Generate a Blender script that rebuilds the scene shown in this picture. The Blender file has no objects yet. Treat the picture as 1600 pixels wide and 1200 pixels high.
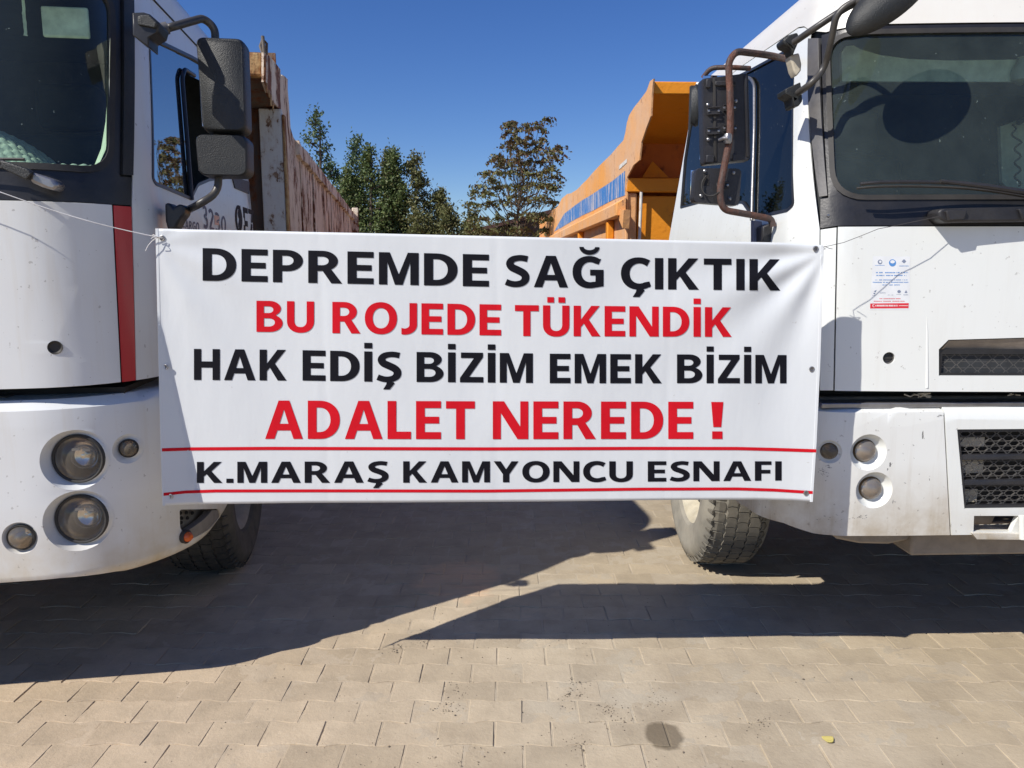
import bpy, bmesh, math, random
from mathutils import Vector, Matrix, noise
from mathutils.geometry import tessellate_polygon
R = math.radians
random.seed(7)
scene = bpy.context.scene
C = scene.collection

# ------------------------------------------------------------------ camera, sky, sun
PITCH = R(8.5); CAMH = 1.5; F = 1200.0          # F: focal length for a 1600 px wide picture
cam_d = bpy.data.cameras.new('camera'); cam = bpy.data.objects.new('camera', cam_d); C.objects.link(cam)
cam.location = (0, 0, CAMH); cam.rotation_euler = (R(90) - PITCH, 0, 0)
cam_d.sensor_width = 36; cam_d.lens = 36 * F / 1600; cam_d.clip_start = 0.05; cam_d.clip_end = 2000
scene.camera = cam
SUN_EL = R(43.8); LX, LY = 0.80, 0.60            # light travels towards +x, +y
world = bpy.data.worlds.new('World'); scene.world = world; world.use_nodes = True
wn = world.node_tree; wn.nodes.clear()
sky = wn.nodes.new('ShaderNodeTexSky'); sky.sky_type = 'NISHITA'; sky.sun_disc = False
sky.sun_elevation = SUN_EL; sky.sun_rotation = math.atan2(-LX, -LY) % (2 * math.pi)
sky.altitude = 600; sky.air_density = 1.0; sky.dust_density = 0.3; sky.ozone_density = 5.0
bg = wn.nodes.new('ShaderNodeBackground'); bg.inputs['Strength'].default_value = 0.104
wo = wn.nodes.new('ShaderNodeOutputWorld')
hs = wn.nodes.new('ShaderNodeHueSaturation'); hs.inputs['Saturation'].default_value = 1.22; hs.inputs['Hue'].default_value = 0.515
wn.links.new(sky.outputs[0], hs.inputs['Color']); wn.links.new(hs.outputs[0], bg.inputs[0]); wn.links.new(bg.outputs[0], wo.inputs[0])
sun_d = bpy.data.lights.new('sun', 'SUN'); sun_d.energy = 5.0; sun_d.angle = R(0.5); sun_d.color = (1.0, 0.95, 0.87)
sun = bpy.data.objects.new('sun', sun_d); C.objects.link(sun)
LD = Vector((LX * math.cos(SUN_EL), LY * math.cos(SUN_EL), -math.sin(SUN_EL)))
sun.rotation_euler = LD.to_track_quat('-Z', 'Y').to_euler(); sun.location = (-8, -6, 10)
scene.view_settings.view_transform = 'Standard'; scene.view_settings.look = 'None'
scene.view_settings.exposure = 0.10; scene.view_settings.gamma = 1; scene.view_settings.use_curve_mapping = False
scene.render.resolution_x = 1024; scene.render.resolution_y = 768
scene.cycles.max_bounces = 8; scene.cycles.transparent_max_bounces = 16

# ------------------------------------------------------------------ geometry helpers
CP, SP = math.cos(PITCH), math.sin(PITCH)
def project(p):
    v = (p[0], p[1], p[2] - CAMH)
    d = v[1] * CP - v[2] * SP
    u = v[1] * SP + v[2] * CP
    if d < 1e-4: return (1e9, 1e9)
    return (800 + F * v[0] / d, 600 - F * u / d)
def ray(px, py):
    a = (px - 800) / F; b = (600 - py) / F
    return Vector((a, CP + b * SP, -SP + b * CP))
def at(px, py, Y):                       # photo direction -> point at distance Y
    r = ray(px, py); t = Y / r.y
    return Vector((r.x * t, Y, CAMH + r.z * t))
def ground(px, py, z=0.0):
    r = ray(px, py); t = (z - CAMH) / r.z
    return Vector((r.x * t, r.y * t, z))

def link(name, me, mat, parent=None, smooth=True, angle=35):
    o = bpy.data.objects.new(name, me); C.objects.link(o)
    if mat is not None:
        for m in (mat if isinstance(mat, (list, tuple)) else [mat]): me.materials.append(m)
    if smooth and len(me.polygons):
        me.polygons.foreach_set('use_smooth', [True] * len(me.polygons))
        me.set_sharp_from_angle(angle=R(angle))
    if parent is not None: o.parent = parent
    return o
def from_bm(name, bm, mat, parent=None, smooth=True, angle=35, fix=True):
    if fix: bmesh.ops.recalc_face_normals(bm, faces=bm.faces)
    me = bpy.data.meshes.new(name); bm.to_mesh(me); bm.free()
    return link(name, me, mat, parent, smooth, angle)
def tag(o, label=None, cat=None, group=None, kind=None):
    if label: o['label'] = label
    if cat: o['category'] = cat
    if group: o['group'] = group
    if kind: o['kind'] = kind
    return o
def empty(name, loc, rz=0, parent=None):
    o = bpy.data.objects.new(name, None); C.objects.link(o)
    o.location = loc; o.rotation_euler = (0, 0, rz); o.empty_display_size = 0.2
    if parent: o.parent = parent
    return o
def bevel(o, w, seg=2, ang=40):
    m = o.modifiers.new('bevel', 'BEVEL'); m.width = w; m.segments = seg
    m.limit_method = 'ANGLE'; m.angle_limit = R(ang); m.harden_normals = False
    return o
def add_box(bm, x0, x1, y0, y1, z0, z1):
    vs = [bm.verts.new(p) for p in ((x0,y0,z0),(x1,y0,z0),(x1,y1,z0),(x0,y1,z0),(x0,y0,z1),(x1,y0,z1),(x1,y1,z1),(x0,y1,z1))]
    for f in ((0,3,2,1),(4,5,6,7),(0,1,5,4),(1,2,6,5),(2,3,7,6),(3,0,4,7)): bm.faces.new([vs[i] for i in f])
    return vs
def box(name, b, mat, parent=None, bev=0.0, seg=2):
    bm = bmesh.new(); add_box(bm, *b)
    o = from_bm(name, bm, mat, parent, angle=40)
    if bev: bevel(o, bev, seg)
    return o
def fillet(pts, r, n=5):
    pts = [Vector(p) for p in pts]; out = [pts[0]]
    for i in range(1, len(pts) - 1):
        a, b, c = pts[i-1], pts[i], pts[i+1]
        d1 = (a - b); d2 = (c - b); rr = min(r, d1.length * 0.48, d2.length * 0.48)
        p1 = b + d1.normalized() * rr; p2 = b + d2.normalized() * rr
        for k in range(n + 1):
            t = k / n
            out.append(p1 * (1-t)**2 + b * 2*t*(1-t) + p2 * t*t)
    out.append(pts[-1]); return out
def add_tube(bm, pts, rad, seg=10, cap=True):
    pts = [Vector(p) for p in pts]; rings = []
    n = len(pts); up = None
    for i in range(n):
        t = (pts[min(i+1, n-1)] - pts[max(i-1, 0)]).normalized()
        if up is None:
            up = Vector((0,0,1)) if abs(t.z) < 0.9 else Vector((1,0,0))
        x = t.cross(up).normalized(); up = x.cross(t).normalized()
        rr = rad[i] if isinstance(rad, (list, tuple)) else rad
        rings.append([bm.verts.new(pts[i] + (x*math.cos(2*math.pi*k/seg) + up*math.sin(2*math.pi*k/seg)) * rr) for k in range(seg)])
    for i in range(n-1):
        for k in range(seg):
            bm.faces.new((rings[i][k], rings[i][(k+1)%seg], rings[i+1][(k+1)%seg], rings[i+1][k]))
    if cap:
        bm.faces.new(rings[0][::-1]); bm.faces.new(rings[-1])
def tube(name, pts, rad, mat, parent=None, seg=10, fil=0.0):
    bm = bmesh.new(); add_tube(bm, fillet(pts, fil) if fil else pts, rad, seg)
    return from_bm(name, bm, mat, parent, angle=50)
def add_lathe(bm, prof, M, seg=32, close=False):
    # prof: list of (radius, height) turned about local +z of matrix M
    rings = []
    for r_, h in prof:
        if r_ < 1e-5: rings.append([bm.verts.new(M @ Vector((0,0,h)))])
        else: rings.append([bm.verts.new(M @ Vector((r_*math.cos(2*math.pi*k/seg), r_*math.sin(2*math.pi*k/seg), h))) for k in range(seg)])
    for a, b in zip(rings, rings[1:]):
        for k in range(seg):
            k2 = (k+1) % seg
            if len(a) == 1 and len(b) == 1: continue
            if len(a) == 1: bm.faces.new((a[0], b[k2], b[k]))
            elif len(b) == 1: bm.faces.new((a[k], a[k2], b[0]))
            else: bm.faces.new((a[k], a[k2], b[k2], b[k]))
def add_prism(bm, pts, f0, f1):
    # pts 2d outline; f0/f1 map 2d -> 3d of the two faces
    a = [bm.verts.new(f0(*p)) for p in pts]; b = [bm.verts.new(f1(*p)) for p in pts]
    n = len(pts)
    for t in tessellate_polygon([[Vector((p[0], p[1], 0)) for p in pts]]):
        bm.faces.new([a[i] for i in t]); bm.faces.new([b[i] for i in reversed(t)])
    for i in range(n): bm.faces.new((a[i], a[(i+1)%n], b[(i+1)%n], b[i]))
def round_poly(pts, r, n=5):
    out = []; N = len(pts)
    for i in range(N):
        a, b, c = Vector(pts[i-1]), Vector(pts[i]), Vector(pts[(i+1)%N])
        d1, d2 = a-b, c-b
        ri = r[i] if isinstance(r, (list, tuple)) else r
        rr = min(ri, d1.length*0.45, d2.length*0.45)
        if rr < 1e-6: out.append((b.x, b.y)); continue
        p1 = b + d1.normalized()*rr; p2 = b + d2.normalized()*rr
        for k in range(n+1):
            t = k/n; q = p1*(1-t)**2 + b*2*t*(1-t) + p2*t*t; out.append((q.x, q.y))
    return out
def ellipse(cx, cy, rx, ry, n=32, a0=0):
    return [(cx + rx*math.cos(a0 + 2*math.pi*k/n), cy + ry*math.sin(a0 + 2*math.pi*k/n)) for k in range(n)]
def flat_sheet(outer, holes, cu, cv):
    """triangulated 2-d region cut along a regular grid so that it can be bent"""
    bm = bmesh.new(); loops = [outer] + list(holes)
    vs = [bm.verts.new((p[0], p[1], 0)) for l in loops for p in l]
    for t in tessellate_polygon([[Vector((p[0], p[1], 0)) for p in l] for l in loops]):
        if len(set(t)) == 3:
            try: bm.faces.new([vs[i] for i in t])
            except ValueError: pass
    us = [p[0] for p in outer]; vv = [p[1] for p in outer]
    for lo, hi, c, ax in ((min(us), max(us), cu, 0), (min(vv), max(vv), cv, 1)):
        if not c: continue
        k = math.floor(lo / c) + 1
        while k * c < hi - 1e-6:
            co = Vector((0,0,0)); co[ax] = k*c + 1e-5; no = Vector((0,0,0)); no[ax] = 1
            bmesh.ops.bisect_plane(bm, geom=bm.verts[:] + bm.edges[:] + bm.faces[:], plane_co=co, plane_no=no)
            k += 1
    for f in bm.faces:
        if f.normal.z < 0: f.normal_flip()
    return bm
def sheet(name, outer, holes, f, mat, parent=None, thick=0.003, w0=0.0, cu=0.06, cv=0.08, bev=0.0, angle=35):
    """f(u, v, w) -> point; w grows inwards"""
    bm = flat_sheet(outer, holes, cu, cv)
    bm.verts.ensure_lookup_table()
    if thick:
        front = bm.verts[:]; fmap = {}
        bedges = [e for e in bm.edges if len(e.link_faces) == 1]
        pairs = []
        for e in bedges:
            l = e.link_faces[0].loops
            for lp in l:
                if lp.edge == e: pairs.append((lp.vert, lp.link_loop_next.vert))
        faces = bm.faces[:]
        for v in front:
            nv = bm.verts.new((v.co.x, v.co.y, 1)); fmap[v] = nv
        for fc in faces: bm.faces.new([fmap[v] for v in reversed(fc.verts[:])])
        for a, b in pairs: bm.faces.new((b, a, fmap[a], fmap[b]))
    for v in bm.verts:
        u, vv, k = v.co; v.co = Vector(f(u, vv, w0 + (thick if k > 0.5 else 0)))
    o = from_bm(name, bm, mat, parent, angle=angle)
    if bev: bevel(o, bev, 2, 50)
    return o

class Frame:
    """local axes of a truck: x across (0 at the side facing the gap), y backwards, z up"""
    def __init__(s, ox, oy, yaw): s.M = Matrix.Translation((ox, oy, 0)) @ Matrix.Rotation(yaw, 4, 'Z'); s.I = s.M.inverted(); s.o = (ox, oy, 0); s.yaw = yaw
    def pl(s, px, py, axis, val):          # photo direction met with a local plane
        o = s.I @ Vector((0,0,CAMH)); d = s.I.to_3x3() @ ray(px, py)
        t = (val - o[axis]) / d[axis]; return o + d*t
    def front(s, px, py, y): return s.pl(px, py, 1, y)
    def side(s, px, py, x): return s.pl(px, py, 0, x)
    def proj(s, p): return project(s.M @ Vector(p))
class Skin(Frame):
    """bent outer skin of a cab or bumper: u runs round the plan outline, v up"""
    def __init__(s, fr, sgn, W, L, r, prof, bulge=0.0, dx=0.0, dy=0.0):
        s.M, s.I, s.o, s.yaw = fr.M, fr.I, fr.o, fr.yaw
        s.sgn, s.W, s.L, s.r, s.prof, s.bulge, s.dx, s.dy = sgn, W, L, r, prof, bulge, dx, dy
        s.k = 1.0; s.paintmat = None; s.A = math.pi*r/2; s.S = 2*s.A + (W - 2*r); s.grid = None
    def P(s, u, v, w=0.0):
        r, W = s.r, s.W
        if u < 0: x, y, nx, ny = 0.0, r - u, 1.0, 0.0
        elif u < s.A: a = u/r; nx, ny = math.cos(a), -math.sin(a); x, y = -r + r*nx, r + r*ny
        elif u < s.S - s.A: x, y, nx, ny = -r - (u - s.A), 0.0, 0.0, -1.0
        elif u < s.S: a = math.pi/2 + (u - (s.S - s.A))/r; nx, ny = math.cos(a), -math.sin(a); x, y = -W + r + r*nx, r + r*ny
        else: x, y, nx, ny = -W, r + (u - s.S), -1.0, 0.0
        tum, lean, e, z, ti = s.prof(v)
        y0 = y
        if s.bulge and y < r*1.01:
            q = (x + W/2)/(W/2); y -= s.bulge*(1 - q*q)
        y += lean*max(0.0, 1 - y0/s.L)
        x = -W/2 + (x + W/2)*(1 - tum/(W/2))
        x -= nx*(e + w*math.cos(ti)); y -= ny*(e + w*math.cos(ti)); z -= w*math.sin(ti)
        return Vector((x*s.sgn + s.dx, y + s.dy, z))
    def inv(s, px, py):
        if s.grid is None:
            s.grid = []
            for i in range(160):
                u = -2.2 + 4.6*i/159
                for j in range(60):
                    v = 0.3 + 3.0*j/59
                    q = s.proj(s.P(u, v)); s.grid.append((q[0], q[1], u, v))
        # nearest skin sample that faces the viewer
        best = sorted(s.grid, key=lambda g: (g[0]-px)**2 + (g[1]-py)**2)[:6]
        best = min(best, key=lambda g: (s.M @ s.P(g[2], g[3])).y)
        u, v = best[2], best[3]
        for _ in range(12):
            q = s.proj(s.P(u, v)); e = 1e-3
            qu = s.proj(s.P(u+e, v)); qv = s.proj(s.P(u, v+e))
            a, b, c, d = (qu[0]-q[0])/e, (qv[0]-q[0])/e, (qu[1]-q[1])/e, (qv[1]-q[1])/e
            det = a*d - b*c
            if abs(det) < 1e-3: break
            dx, dy = px - q[0], py - q[1]
            du, dv = (d*dx - b*dy)/det, (-c*dx + a*dy)/det
            u += max(-.2, min(.2, du)); v += max(-.2, min(.2, dv))
        return (u, v)
    def poly(s, pts): return [s.inv(*p) for p in pts]
    def mir(s, pts): return [(s.S - u, v) for u, v in reversed(pts)]

# ------------------------------------------------------------------ materials
class NT:
    def __init__(s, name):
        s.m = bpy.data.materials.new(name); s.m.use_nodes = True; s.t = s.m.node_tree; s.t.nodes.clear()
        s.out = s.n('OutputMaterial')
    def n(s, t, **kw):
        nd = s.t.nodes.new('ShaderNode' + t)
        for k, v in kw.items(): setattr(nd, k, v)
        return nd
    def l(s, a, b): s.t.links.new(a, b)
    def set(s, nd, name, v):
        if hasattr(v, 'is_output') or isinstance(v, bpy.types.NodeSocket): s.l(v, nd.inputs[name])
        else: nd.inputs[name].default_value = v
    def pos(s, obj=False):
        if obj: return s.n('TexCoord').outputs['Object']
        return s.n('NewGeometry').outputs['Position']
    def noise(s, scale, detail=4, rough=.55, vec=None, stretch=None, dist=0.0, out='Fac'):
        nd = s.n('TexNoise'); nd.inputs['Scale'].default_value = scale; nd.inputs['Detail'].default_value = detail
        nd.inputs['Roughness'].default_value = rough; nd.inputs['Distortion'].default_value = dist
        vec = vec or s.pos()
        if stretch:
            mp = s.n('Mapping'); mp.inputs['Scale'].default_value = stretch; s.l(vec, mp.inputs[0]); vec = mp.outputs[0]
        s.l(vec, nd.inputs['Vector']); return nd.outputs[out]
    def ramp(s, fac, stops):
        nd = s.n('ValToRGB'); s.l(fac, nd.inputs[0]); el = nd.color_ramp.elements
        for i, (p, c) in enumerate(stops):
            e = el[i] if i < 2 else el.new(p)
            e.position = p; e.color = (c, c, c, 1) if isinstance(c, (int, float)) else (*c, 1)
        return nd.outputs[0]
    def mix(s, fac, a, b, mode='MIX'):
        nd = s.n('Mix', data_type='RGBA', blend_type=mode)
        for idx, v in ((0, fac), (6, a), (7, b)):
            if isinstance(v, bpy.types.NodeSocket): s.l(v, nd.inputs[idx])
            elif idx == 0: nd.inputs[0].default_value = v
            else: nd.inputs[idx].default_value = (*v, 1) if len(v) == 3 else v
        return nd.outputs[2]
    def math(s, op, a, b=0.0, clamp=False):
        nd = s.n('Math', operation=op); nd.use_clamp = clamp
        for i, v in enumerate((a, b)):
            if isinstance(v, bpy.types.NodeSocket): s.l(v, nd.inputs[i])
            else: nd.inputs[i].default_value = v
        return nd.outputs[0]
    def bump(s, h, strength=.3, dist=.01):
        nd = s.n('Bump'); nd.inputs['Strength'].default_value = strength; nd.inputs['Distance'].default_value = dist
        s.l(h, nd.inputs['Height']); return nd.outputs[0]
    def bsdf(s, color, rough=.5, metal=0.0, normal=None, coat=0.0, spec=.5, **kw):
        b = s.n('BsdfPrincipled')
        if isinstance(color, tuple): color = (*color, 1)
        s.set(b, 'Base Color', color); s.set(b, 'Roughness', rough); s.set(b, 'Metallic', metal)
        b.inputs['Coat Weight'].default_value = coat; b.inputs['Coat Roughness'].default_value = .12
        b.inputs['Specular IOR Level'].default_value = spec
        for k, v in kw.items(): s.set(b, k, v)
        if normal is not None: s.l(normal, b.inputs['Normal'])
        s.l(b.outputs[0], s.out.inputs[0]); return b
def zval(t, lo, hi, pos=None):
    sp = t.n('SeparateXYZ'); t.l(pos or t.pos(), sp.inputs[0])
    mr = t.n('MapRange'); mr.inputs[1].default_value = lo; mr.inputs[2].default_value = hi; mr.clamp = True
    t.l(sp.outputs[2], mr.inputs[0]); return mr.outputs[0]

def paint(name, col, dirt=(.42,.33,.22), amount=.5, lo=.45, hi=.75, rough=.32, chips=0.0):
    t = NT(name)
    z = zval(t, hi, lo)                       # road dirt splashed on the lowest part
    n1 = t.noise(6, 6, .65); n2 = t.noise(1.6, 3, .5)
    low = t.math('MULTIPLY', z, t.ramp(n1, [(.30, .25), (.65, 1.0)]))
    film = t.math('MULTIPLY', t.ramp(n2, [(.40, 0.0), (.75, 1.0)]), .16*amount)
    streak = t.math('MULTIPLY', t.ramp(t.noise(9, 4, .6, stretch=(3.0, 3.0, .25)), [(.52, 0.0), (.72, 1.0)]), .16*amount)
    f = t.math('ADD', t.math('ADD', t.math('MULTIPLY', low, amount), film), streak, True)
    c = t.mix(f, col, dirt)
    spots = t.ramp(t.noise(55, 2, .5), [(.70, 0.0), (.735, 1.0)])
    c = t.mix(t.math('MULTIPLY', spots, .35), c, (.12,.08,.05))
    if chips:
        ch = t.ramp(t.noise(13, 5, .6, stretch=(2.2,2.2,1)), [(.70, 0.0), (.712, 1.0)])
        c = t.mix(t.math('MULTIPLY', ch, chips), c, (.03,.028,.03))
    rg = t.math('ADD', t.math('MULTIPLY', f, .4), rough)
    bp = t.bump(t.noise(2.2, 2, .5), .10, .02)
    t.bsdf(c, rg, 0, bp, coat=.25); return t.m
def plain(name, col, rough=.6, metal=0.0, var=.25, nscale=20, bumps=.15, dust=0.0, dustcol=(.35,.30,.23), spec=.5, coat=0):
    t = NT(name)
    n = t.noise(nscale, 4, .6); k = t.ramp(n, [(.3, 1-var), (.7, 1+var*.6)])
    c = t.mix(1.0, col, k, 'MULTIPLY')
    if dust:
        d = t.math('MULTIPLY', t.ramp(t.noise(7, 5, .65), [(.35, 0.2), (.7, 1.0)]), dust)
        c = t.mix(d, c, dustcol)
    bp = t.bump(t.noise(nscale*5, 3, .6), bumps, .004)
    t.bsdf(c, rough, metal, bp, spec=spec, coat=coat); return t.m

WHITE_L = paint('white_paint', (.74,.755,.75), (.52,.42,.26), .85, .44, .74)
WHITE_R = paint('bright_white_paint', (.80,.82,.79), (.45,.38,.27), .45, .50, .78)
WHITE_B = paint('scuffed_bumper_paint', (.78,.79,.76), (.42,.35,.25), 1.1, .50, .82, rough=.4, chips=.8)
ROOFW = paint('aged_roof_paint', (.80,.79,.73), (.60,.45,.33), .35, 2.9, 2.2)
RED = paint('red_stripe_paint', (.52,.015,.022), (.3,.1,.08), .3, .3, .6)
BLACK = plain('black_trim', (.012,.013,.017), .38, var=.3, dust=.05)
RUBBER = plain('black_rubber', (.018,.018,.019), .65, dust=.08)
DARK = plain('dark_inner', (.010,.010,.011), .8, dust=.06)
GREYTRIM = plain('grey_pillar_trim', (.085,.085,.09), .5, dust=.15)
PLASTIC = plain('grained_black_plastic', (.013,.016,.017), .46, nscale=60, bumps=.5, dust=.05)
PLASTIC2 = plain('matt_black_plastic', (.016,.017,.022), .42, nscale=60, bumps=.4, dust=.06)
TUBE_D = plain('dark_tube_paint', (.03,.03,.03), .4, dust=.15)
STEELG = plain('grey_steel', (.32,.32,.33), .35, .8, dust=.2)
MIRROR = plain('mirror_glass', (.8,.8,.8), .03, 1.0, var=.02, bumps=0.0)
CHROME = plain('reflector_chrome', (.80,.75,.68), .22, 1.0, var=.12, bumps=.05)
BEIGE = plain('beige_bracket_paint', (.58,.52,.40), .5, dust=.2)
CHASSIS = plain('dusty_chassis', (.10,.085,.07), .75, dust=.45, dustcol=(.24,.19,.14))
UNDER = plain('dusty_under_tray', (.27,.225,.18), .8, dust=.5)
GRILLE = plain('grille_plastic', (.05,.052,.056), .5, dust=.25)
AMBER = plain('amber_lens', (.75,.13,.015), .2, bumps=.1)
STEPM = plain('dusty_step_metal', (.20,.185,.17), .6, .2, dust=.5, dustcol=(.3,.27,.23))
VISOR = plain('pale_visor', (.72,.78,.64), .7)
SEAT = plain('dark_seat_cloth', (.02,.022,.026), .9)
QUILT = plain('quilted_cover_cloth', (.42,.48,.42), .9, bumps=.3)
CURTAIN = plain('pale_curtain_cloth', (.50,.53,.45), .9)
INTERIOR = plain('cab_interior_plastic', (.030,.033,.036), .85)
STRING = plain('white_string_fibre', (.75,.74,.72), .7)
WIRE = plain('thin_dark_wire', (.10,.09,.085), .5, .3)

def glass(name, tint, dust=.05, dcol=(.5,.55,.5), ior=1.5, refl=1.0):
    t = NT(name)
    tr = t.n('BsdfTransparent'); tr.inputs[0].default_value = (*tint, 1)
    gl = t.n('BsdfGlossy'); gl.inputs['Roughness'].default_value = .015
    gl.inputs[0].default_value = (refl, refl, refl, 1)
    fr = t.n('Fresnel'); fr.inputs[0].default_value = ior
    mx = t.n('MixShader'); t.l(fr.outputs[0], mx.inputs[0]); t.l(tr.outputs[0], mx.inputs[1]); t.l(gl.outputs[0], mx.inputs[2])
    df = t.n('BsdfDiffuse'); df.inputs[0].default_value = (*dcol, 1)
    k = t.math('MULTIPLY', t.ramp(t.noise(3.0, 6, .7), [(.25, .3), (.8, 1.0)]), dust)
    sp = t.ramp(t.noise(95, 1, .5), [(.765, 0.0), (.785, 1.0)])
    k = t.math('ADD', k, t.math('MULTIPLY', sp, .30), True)
    m2 = t.n('MixShader'); t.l(k, m2.inputs[0]); t.l(mx.outputs[0], m2.inputs[1]); t.l(df.outputs[0], m2.inputs[2])
    t.l(m2.outputs[0], t.out.inputs[0]); return t.m
GLASS_F = glass('windscreen_glass', (.76,.87,.78), .115, (.34,.44,.40), ior=1.45)
GLASS_FL = glass('tinted_windscreen_glass', (.76,.88,.80), .060, (.36,.46,.42), ior=1.42)
GLASS_S = glass('side_glass', (.26,.32,.38), .015, ior=1.6, refl=.55)
LENS = glass('lamp_lens', (.90,.87,.82), .22, (.54,.48,.40), ior=1.40)
LENS3 = glass('brightened_clear_lens', (.90,.86,.82), .36, (.62,.56,.50), ior=1.40)  # clear lens; the pale film puts its brightness into the colour
LENS2 = glass('dusty_lamp_lens', (.75,.68,.6), .45, (.36,.31,.24), ior=1.4)

def rust_mat(name, cols, rustcol=(.10,.035,.015), lo=.50, hi=.56, streaks=True, rough=.75, vert=(1.3,1.3,.22), scale=7, mid=(.30,.11,.04)):
    t = NT(name)
    n0 = t.noise(1.1, 4, .6)
    c = t.ramp(n0, [(.35, cols[0]), (.65, cols[1])])
    n1 = t.noise(scale, 7, .68, stretch=vert)
    n2 = t.noise(scale*2.6, 6, .7)
    s = t.math('ADD', t.math('MULTIPLY', n1, .7), t.math('MULTIPLY', n2, .3))
    m = t.ramp(s, [(lo, 0.0), (hi, 1.0)]); halo = t.ramp(s, [(lo-.07, 0.0), (hi, 1.0)])
    c = t.mix(t.math('MULTIPLY', halo, .5), c, mid)
    c = t.mix(m, c, t.ramp(t.noise(25, 4, .7), [(.3, rustcol), (.75, mid)]))
    bp = t.bump(t.math('ADD', t.noise(18, 5, .7), t.math('MULTIPLY', m, -.6)), .5, .012)
    t.bsdf(c, rough, 0, bp, spec=.25); return t.m
RUSTY_SIDE = rust_mat('rusty_cream_paint', ((.76,.61,.45), (.82,.71,.55)), lo=.520, hi=.550, scale=5.0, vert=(1.2,1.2,.45))
RUSTY_WHITE = rust_mat('chipped_white_paint', ((.66,.66,.60), (.72,.71,.66)), lo=.565, hi=.58, scale=11, vert=(1.6,1.6,.6), mid=(.45,.33,.22))
RUSTY_SHADED = rust_mat('rusty_shaded_face', ((.13,.11,.09), (.17,.14,.11)), lo=.50, hi=.58)  # rust over a dark base that holds the shade of the recessed front
RUSTY_BEAM = rust_mat('heavily_rusted_beam', ((.55,.42,.20), (.50,.33,.15)), lo=.44, hi=.56, mid=(.38,.14,.04))
ORANGE = rust_mat('orange_paint', ((.80,.30,.022), (.74,.26,.018)), (.20,.05,.02), lo=.62, hi=.66, rough=.5, vert=(1,1,.6), mid=(.50,.15,.02))
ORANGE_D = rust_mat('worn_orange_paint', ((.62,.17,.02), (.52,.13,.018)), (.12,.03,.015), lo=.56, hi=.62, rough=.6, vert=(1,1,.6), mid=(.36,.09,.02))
ORANGE_F = rust_mat('faded_orange_paint', ((.80,.36,.09), (.68,.43,.26)), (.30,.13,.06), lo=.585, hi=.64, rough=.7, mid=(.60,.34,.20), vert=(1,1,.8), scale=9)
def peel_mat():
    t = NT('peeling_blue_paint')
    n = t.noise(11, 6, .75, stretch=(1.0, 1.6, .16))
    m = t.ramp(n, [(.52, 0.0), (.58, 1.0)])
    c = t.mix(m, (.05,.20,.50), (.66,.58,.50))
    t.bsdf(c, .6, 0, t.bump(n, .3, .005)); return t.m
PEEL = peel_mat()

def banner_mat():
    t = NT('banner_vinyl')
    tc = t.pos()
    n = t.noise(1.2, 3, .5)
    c = t.ramp(n, [(.3, (.64,.665,.68)), (.7, (.69,.715,.725))])
    sp = t.ramp(t.noise(60, 2, .5), [(.76, 0.0), (.78, 1.0)])
    c = t.mix(t.math('MULTIPLY', sp, .25), c, (.3,.25,.2))
    bp = t.bump(t.noise(3.2, 4, .55, stretch=(1.8, 1, .6)), .35, .012)
    b = t.bsdf(c, .38, 0, bp, spec=.45)
    return t.m
VINYL = banner_mat()
INK = plain('black_ink', (.006,.006,.010), .6, var=.1, bumps=.03, spec=.15)
REDINK = plain('red_ink', (.60,.008,.018), .6, var=.06, bumps=.03, spec=.12)
def flatc(name, c, rough=.5, metal=0): return plain(name, c, rough, metal, var=.08, bumps=.03)
INKB = flatc('blue_print', (.10,.28,.62)); INKG = flatc('grey_print', (.22,.26,.36)); STK = flatc('sticker_paper', (.80,.82,.83), .35)
REDP = flatc('red_print', (.72,.03,.05)); WHP = flatc('white_print', (.85,.82,.82)); CABTXT = flatc('dark_blue_lettering', (.07,.08,.13)); ORSP = flatc('faded_orange_sticker', (.75,.42,.30))

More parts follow.
